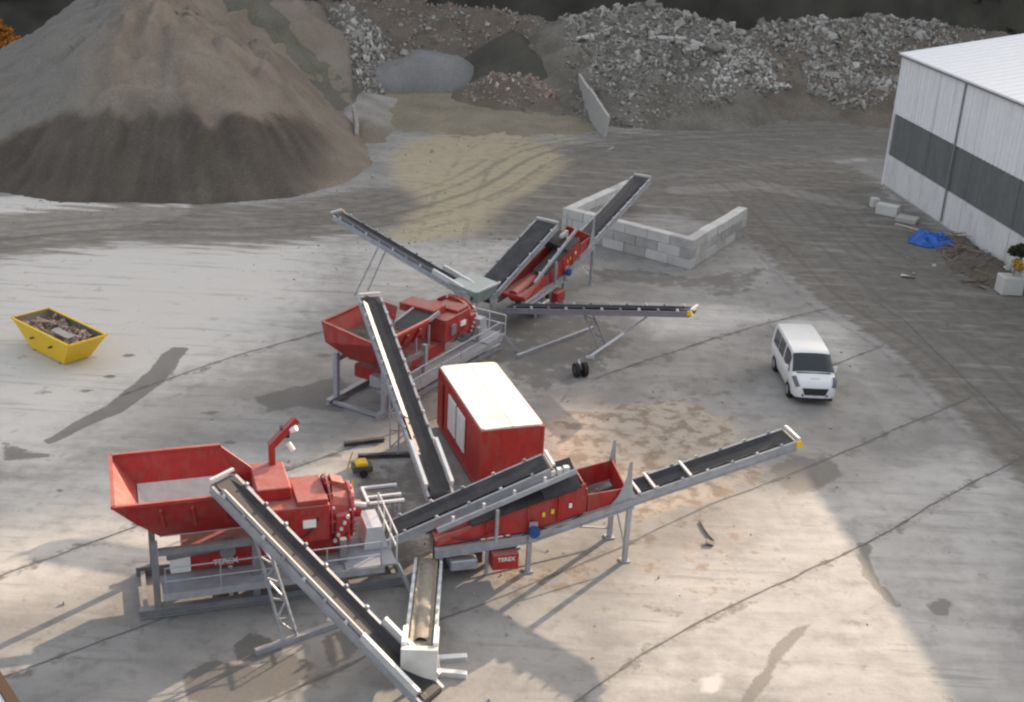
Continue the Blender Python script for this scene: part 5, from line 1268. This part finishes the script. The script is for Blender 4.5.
# undergrowth cloaking the hillside
nU = 26000; r_ = np.random.default_rng(3)
ux = r_.uniform(-75, 75, nU); uy = r_.uniform(134, 175, nU)
from math import floor
ii = np.clip(((ux + 260) / 3).astype(int), 0, len(hx) - 1); jj = np.clip(((uy - 60) / 3).astype(int), 0, len(hy) - 1)
uz = HZ[jj, ii]; okm = uz > .3; ux, uy, uz = ux[okm], uy[okm], uz[okm]
cent = np.stack([ux, uy, uz + r_.random(len(ux)) * 1.6, np.full(len(ux), .5)], 1)
v, q = leaf_cloud(cent, len(ux) * 3, .35, 12)
o = link('undergrowth', leaf_mesh('undergrowth', v, q), LEAF); tag(o, 'dark undergrowth covering the hillside behind the heaps', 'undergrowth', kind='stuff')

# ------------------------------------------------------------------ van
def van():
    f = (W(787, 400) + W(834, 402)) / 2
    r = empty('delivery_van', (f.x - .05, f.y + 2.0, 0), R(1.5), 'white panel van parked on the open yard', 'van')
    y0 = -2.49
    # side profile: y from the nose, roof height, half width at the belt, glasshouse half width at the top
    st = [(0.00, .64, .66, .62), (.04, .84, .82, .78), (.12, .99, .92, .82), (.30, 1.10, .965, .83), (.58, 1.21, .985, .84), (.68, 1.26, .99, .84), (1.0, 1.56, .99, .85), (1.3, 1.81, .99, .85), (1.47, 1.93, .99, .85), (1.7, 1.99, .99, .86), (2.8, 2.02, .99, .87), (3.8, 2.02, .99, .87), (4.7, 2.01, .985, .86), (4.90, 1.99, .97, .85), (4.96, 1.88, .96, .86), (4.97, 1.2, .95, .86)]
    def section(s):
        y, zt, hb, ht = s; belt = min(1.12, zt - .06); zb = .30 if .3 < y < 4.7 else .36
        ht2 = hb - (hb - ht) * min(1, max(0, (zt - belt) / .8))
        half = [(hb * .93, zb), (hb * .99, .5), (hb, .75 if zt > .85 else zt - .1), (hb * .995, belt - .03), (hb * .97, belt), ((hb * .97 + ht2) / 2 + .01, (belt + zt - .1) / 2), (ht2, max(belt + .01, zt - .09)), (ht2 - .045, zt - .02), (ht2 * .55, zt), (0, zt + .01)]
        return [(x, y0 + y, z) for x, z in half] + [(-x, y0 + y, z) for x, z in half[-2::-1]]
    secs = [section(s) for s in st]; k = len(secs[0]); mb = MB(); vs = [v for s in secs for v in s]; fs = []
    for i in range(len(secs) - 1):
        for j in range(k - 1): fs.append((i * k + j, i * k + j + 1, (i + 1) * k + j + 1, (i + 1) * k + j))
    fs.append(tuple(range(k - 1, -1, -1))); fs.append(tuple((len(secs) - 1) * k + j for j in range(k)))
    fs += [(i * k, (i + 1) * k, (i + 1) * k + k - 1, i * k + k - 1) for i in range(len(secs) - 1)]
    mb.poly(vs, fs); body = mb.build('body', VANW, r, smooth=True)
    em = body.modifiers.new('edge', 'EDGE_SPLIT'); em.split_angle = R(50)
    def interp(y):
        for a, b in zip(st[:-1], st[1:]):
            if a[0] <= y <= b[0]:
                t = (y - a[0]) / (b[0] - a[0]); return section(tuple(a[i] + t * (b[i] - a[i]) for i in range(4)))
    def patch(name, ys, js, m_, off=.012, parent=r, up=False):
        vs = []; fs = []; n_ = len(js)
        ctr = Vector((0, 0, 1.0))
        rows = [interp(y) for y in ys]
        for i, row in enumerate(rows):
            for j in js:
                if isinstance(j, float):
                    a = int(j); t = j - a; p = Vector(row[a]).lerp(Vector(row[a + 1]), t)
                else: p = Vector(row[j])
                # outward offset
                nvec = Vector((p.x, -.9 if p.y < y0 + 1.5 else 0, .8 if abs(p.x) < .7 else .15)).normalized()
                if up: nvec = Vector((math.copysign(.45, p.x), -.45, .77))
                vs.append(p + nvec * off)
        for i in range(len(rows) - 1):
            for j in range(n_ - 1): fs.append((i * n_ + j, i * n_ + j + 1, (i + 1) * n_ + j + 1, (i + 1) * n_ + j))
        return MB().poly(vs, fs).build(name, m_, parent, smooth=True)
    top = [7, 8, 9, 10, 11]
    patch('windscreen', [.74, 1.0, 1.3, 1.44], [6.6, 7, 8, 9, 10, 11, 11.4], GLASS, .02)
    for jl in ((4.15, 5, 5.9), (12.1, 13, 13.85)):
        patch('door_window', [1.32, 1.6, 2.0, 2.35], list(jl), GLASS, .014)
        patch('side_window', [2.55, 3.0, 3.5], list(jl), GLASS, .014)
        patch('side_window', [3.6, 4.1, 4.6], list(jl), GLASS, .014)
    for sg in (-1, 1):
        patch('headlight', [.05, .10, .20, .36, .50], [3.2, 4, 5, 6, 7, 7.35] if sg > 0 else [10.65, 11, 12, 13, 14, 14.8], LAMPG, .05, up=True)
        MB().hexa([(sg * .50, y0 - .02, .42), (sg * .82, y0 + .06, .42), (sg * .84, y0 + .3, .42), (sg * .52, y0 + .3, .42)], [(sg * .50, y0 - .02, .52), (sg * .82, y0 + .06, .55), (sg * .84, y0 + .3, .55), (sg * .52, y0 + .3, .52)]).build('fog_light_recess', BLACKP, r)
        m_ = MB().hexa([(sg * 1.0, y0 + 1.17, 1.12), (sg * 1.2, y0 + 1.19, 1.12), (sg * 1.2, y0 + 1.33, 1.12), (sg * 1.0, y0 + 1.31, 1.12)], [(sg * 1.0, y0 + 1.19, 1.40), (sg * 1.19, y0 + 1.21, 1.40), (sg * 1.19, y0 + 1.32, 1.40), (sg * 1.0, y0 + 1.30, 1.40)]).build('wing_mirror', VANW, r, bevel=.03)
        MB().beam((sg * .96, y0 + 1.25, 1.16), (sg * 1.02, y0 + 1.25, 1.2), .08, .08).build('mirror_arm', BLACKP, m_)
        MB().box(sg * .96 - .02, sg * .96 + .045 * 1, y0 + .95, y0 + 3.6, .40, .50).build('side_moulding', BLACKP, r) if False else None
        for yy in (.95, 3.88):
            t = MB().tube((sg * .76, y0 + yy, .335), (sg * 1.0, y0 + yy, .335), .335, 24).build('tyre', TYRE, r)
            MB().tube((sg * 1.001, y0 + yy, .335), (sg * 1.012, y0 + yy, .335), .21, 16).build('rim', CHROME, t)
            mb = MB(); n_ = 14
            mb.poly([(sg * .992, y0 + yy + .40 * math.cos(a), .335 + .40 * math.sin(a)) for a in np.linspace(0, math.pi, n_)] + [(sg * .992, y0 + yy + .43 * math.cos(a), .335 + .43 * math.sin(a)) for a in np.linspace(0, math.pi, n_)], [(i, i + 1, i + 1 + n_, i + n_) for i in range(n_ - 1)])
            mb.build('wheel_arch', BLACKP, r)
            MB().tube((sg * .93, y0 + yy, .36), (sg * .985, y0 + yy, .36), .40, 24).build('wheel_well', BLACKP, r)
        MB().box(sg * .80 - .05, sg * .80 + .05, y0 + 4.93, y0 + 4.99, .85, 1.5).build('tail_light', mat('tail_red', (.3, .01, .01), .3), r)
    MB().hexa([(-.46, y0 - .03, .50), (.46, y0 - .03, .50), (.46, y0 + .2, .50), (-.46, y0 + .2, .50)], [(-.58, y0 + .0, .80), (.58, y0 + .0, .80), (.56, y0 + .25, .84), (-.56, y0 + .25, .84)]).build('grille', BLACKP, r)
    MB().box(-.80, .80, y0 - .015, y0 + .3, .25, .37).build('lower_bumper', BLACKP, r)
    MB().box(-.27, .27, y0 - .03, y0 + .03, .38, .48).build('number_plate', mat('plate_white', (.62, .62, .62), .5), r)
    patch('bonnet_badge', [.34, .40], [8.6, 9, 9.4], mat('badge_grey', (.42, .44, .48), .4), .008)
    MB().box(-.75, .75, y0 + .66, y0 + .71, 1.255, 1.29).build('wiper_cowl', BLACKP, r)
van()

# ------------------------------------------------------------------ loose grit on the haul road and round the heaps
sp = []; ss = []
for (pa, pb, wd, n_) in [((-20, 205), (380, 190), 3, 700), ((380, 165), (600, 140), 5, 500), ((600, 135), (880, 130), 4, 700), ((690, 160), (960, 350), 5, 600), ((330, 250), (560, 245), 4, 500), ((560, 410), (740, 430), 3, 70), ((860, 200), (1000, 300), 3, 250), ((200, 640), (760, 520), 5, 90), ((340, 480), (430, 600), 3, 160)]:
    a = W(*pa); b = W(*pb)
    for k in range(n_):
        t = random.random(); p = a.lerp(b, t) + Vector((random.gauss(0, wd), random.gauss(0, wd), 0))
        q = .03 + .11 * random.random() ** 4; sp.append((p.x, p.y, float(gz_at(p.x, p.y)) + q * .2)); ss.append(q)
o = chunk_stuff('loose_grit', sp, ss, RUB[0], None); tag(o, 'loose grit scattered over the yard and haul road', kind='stuff')
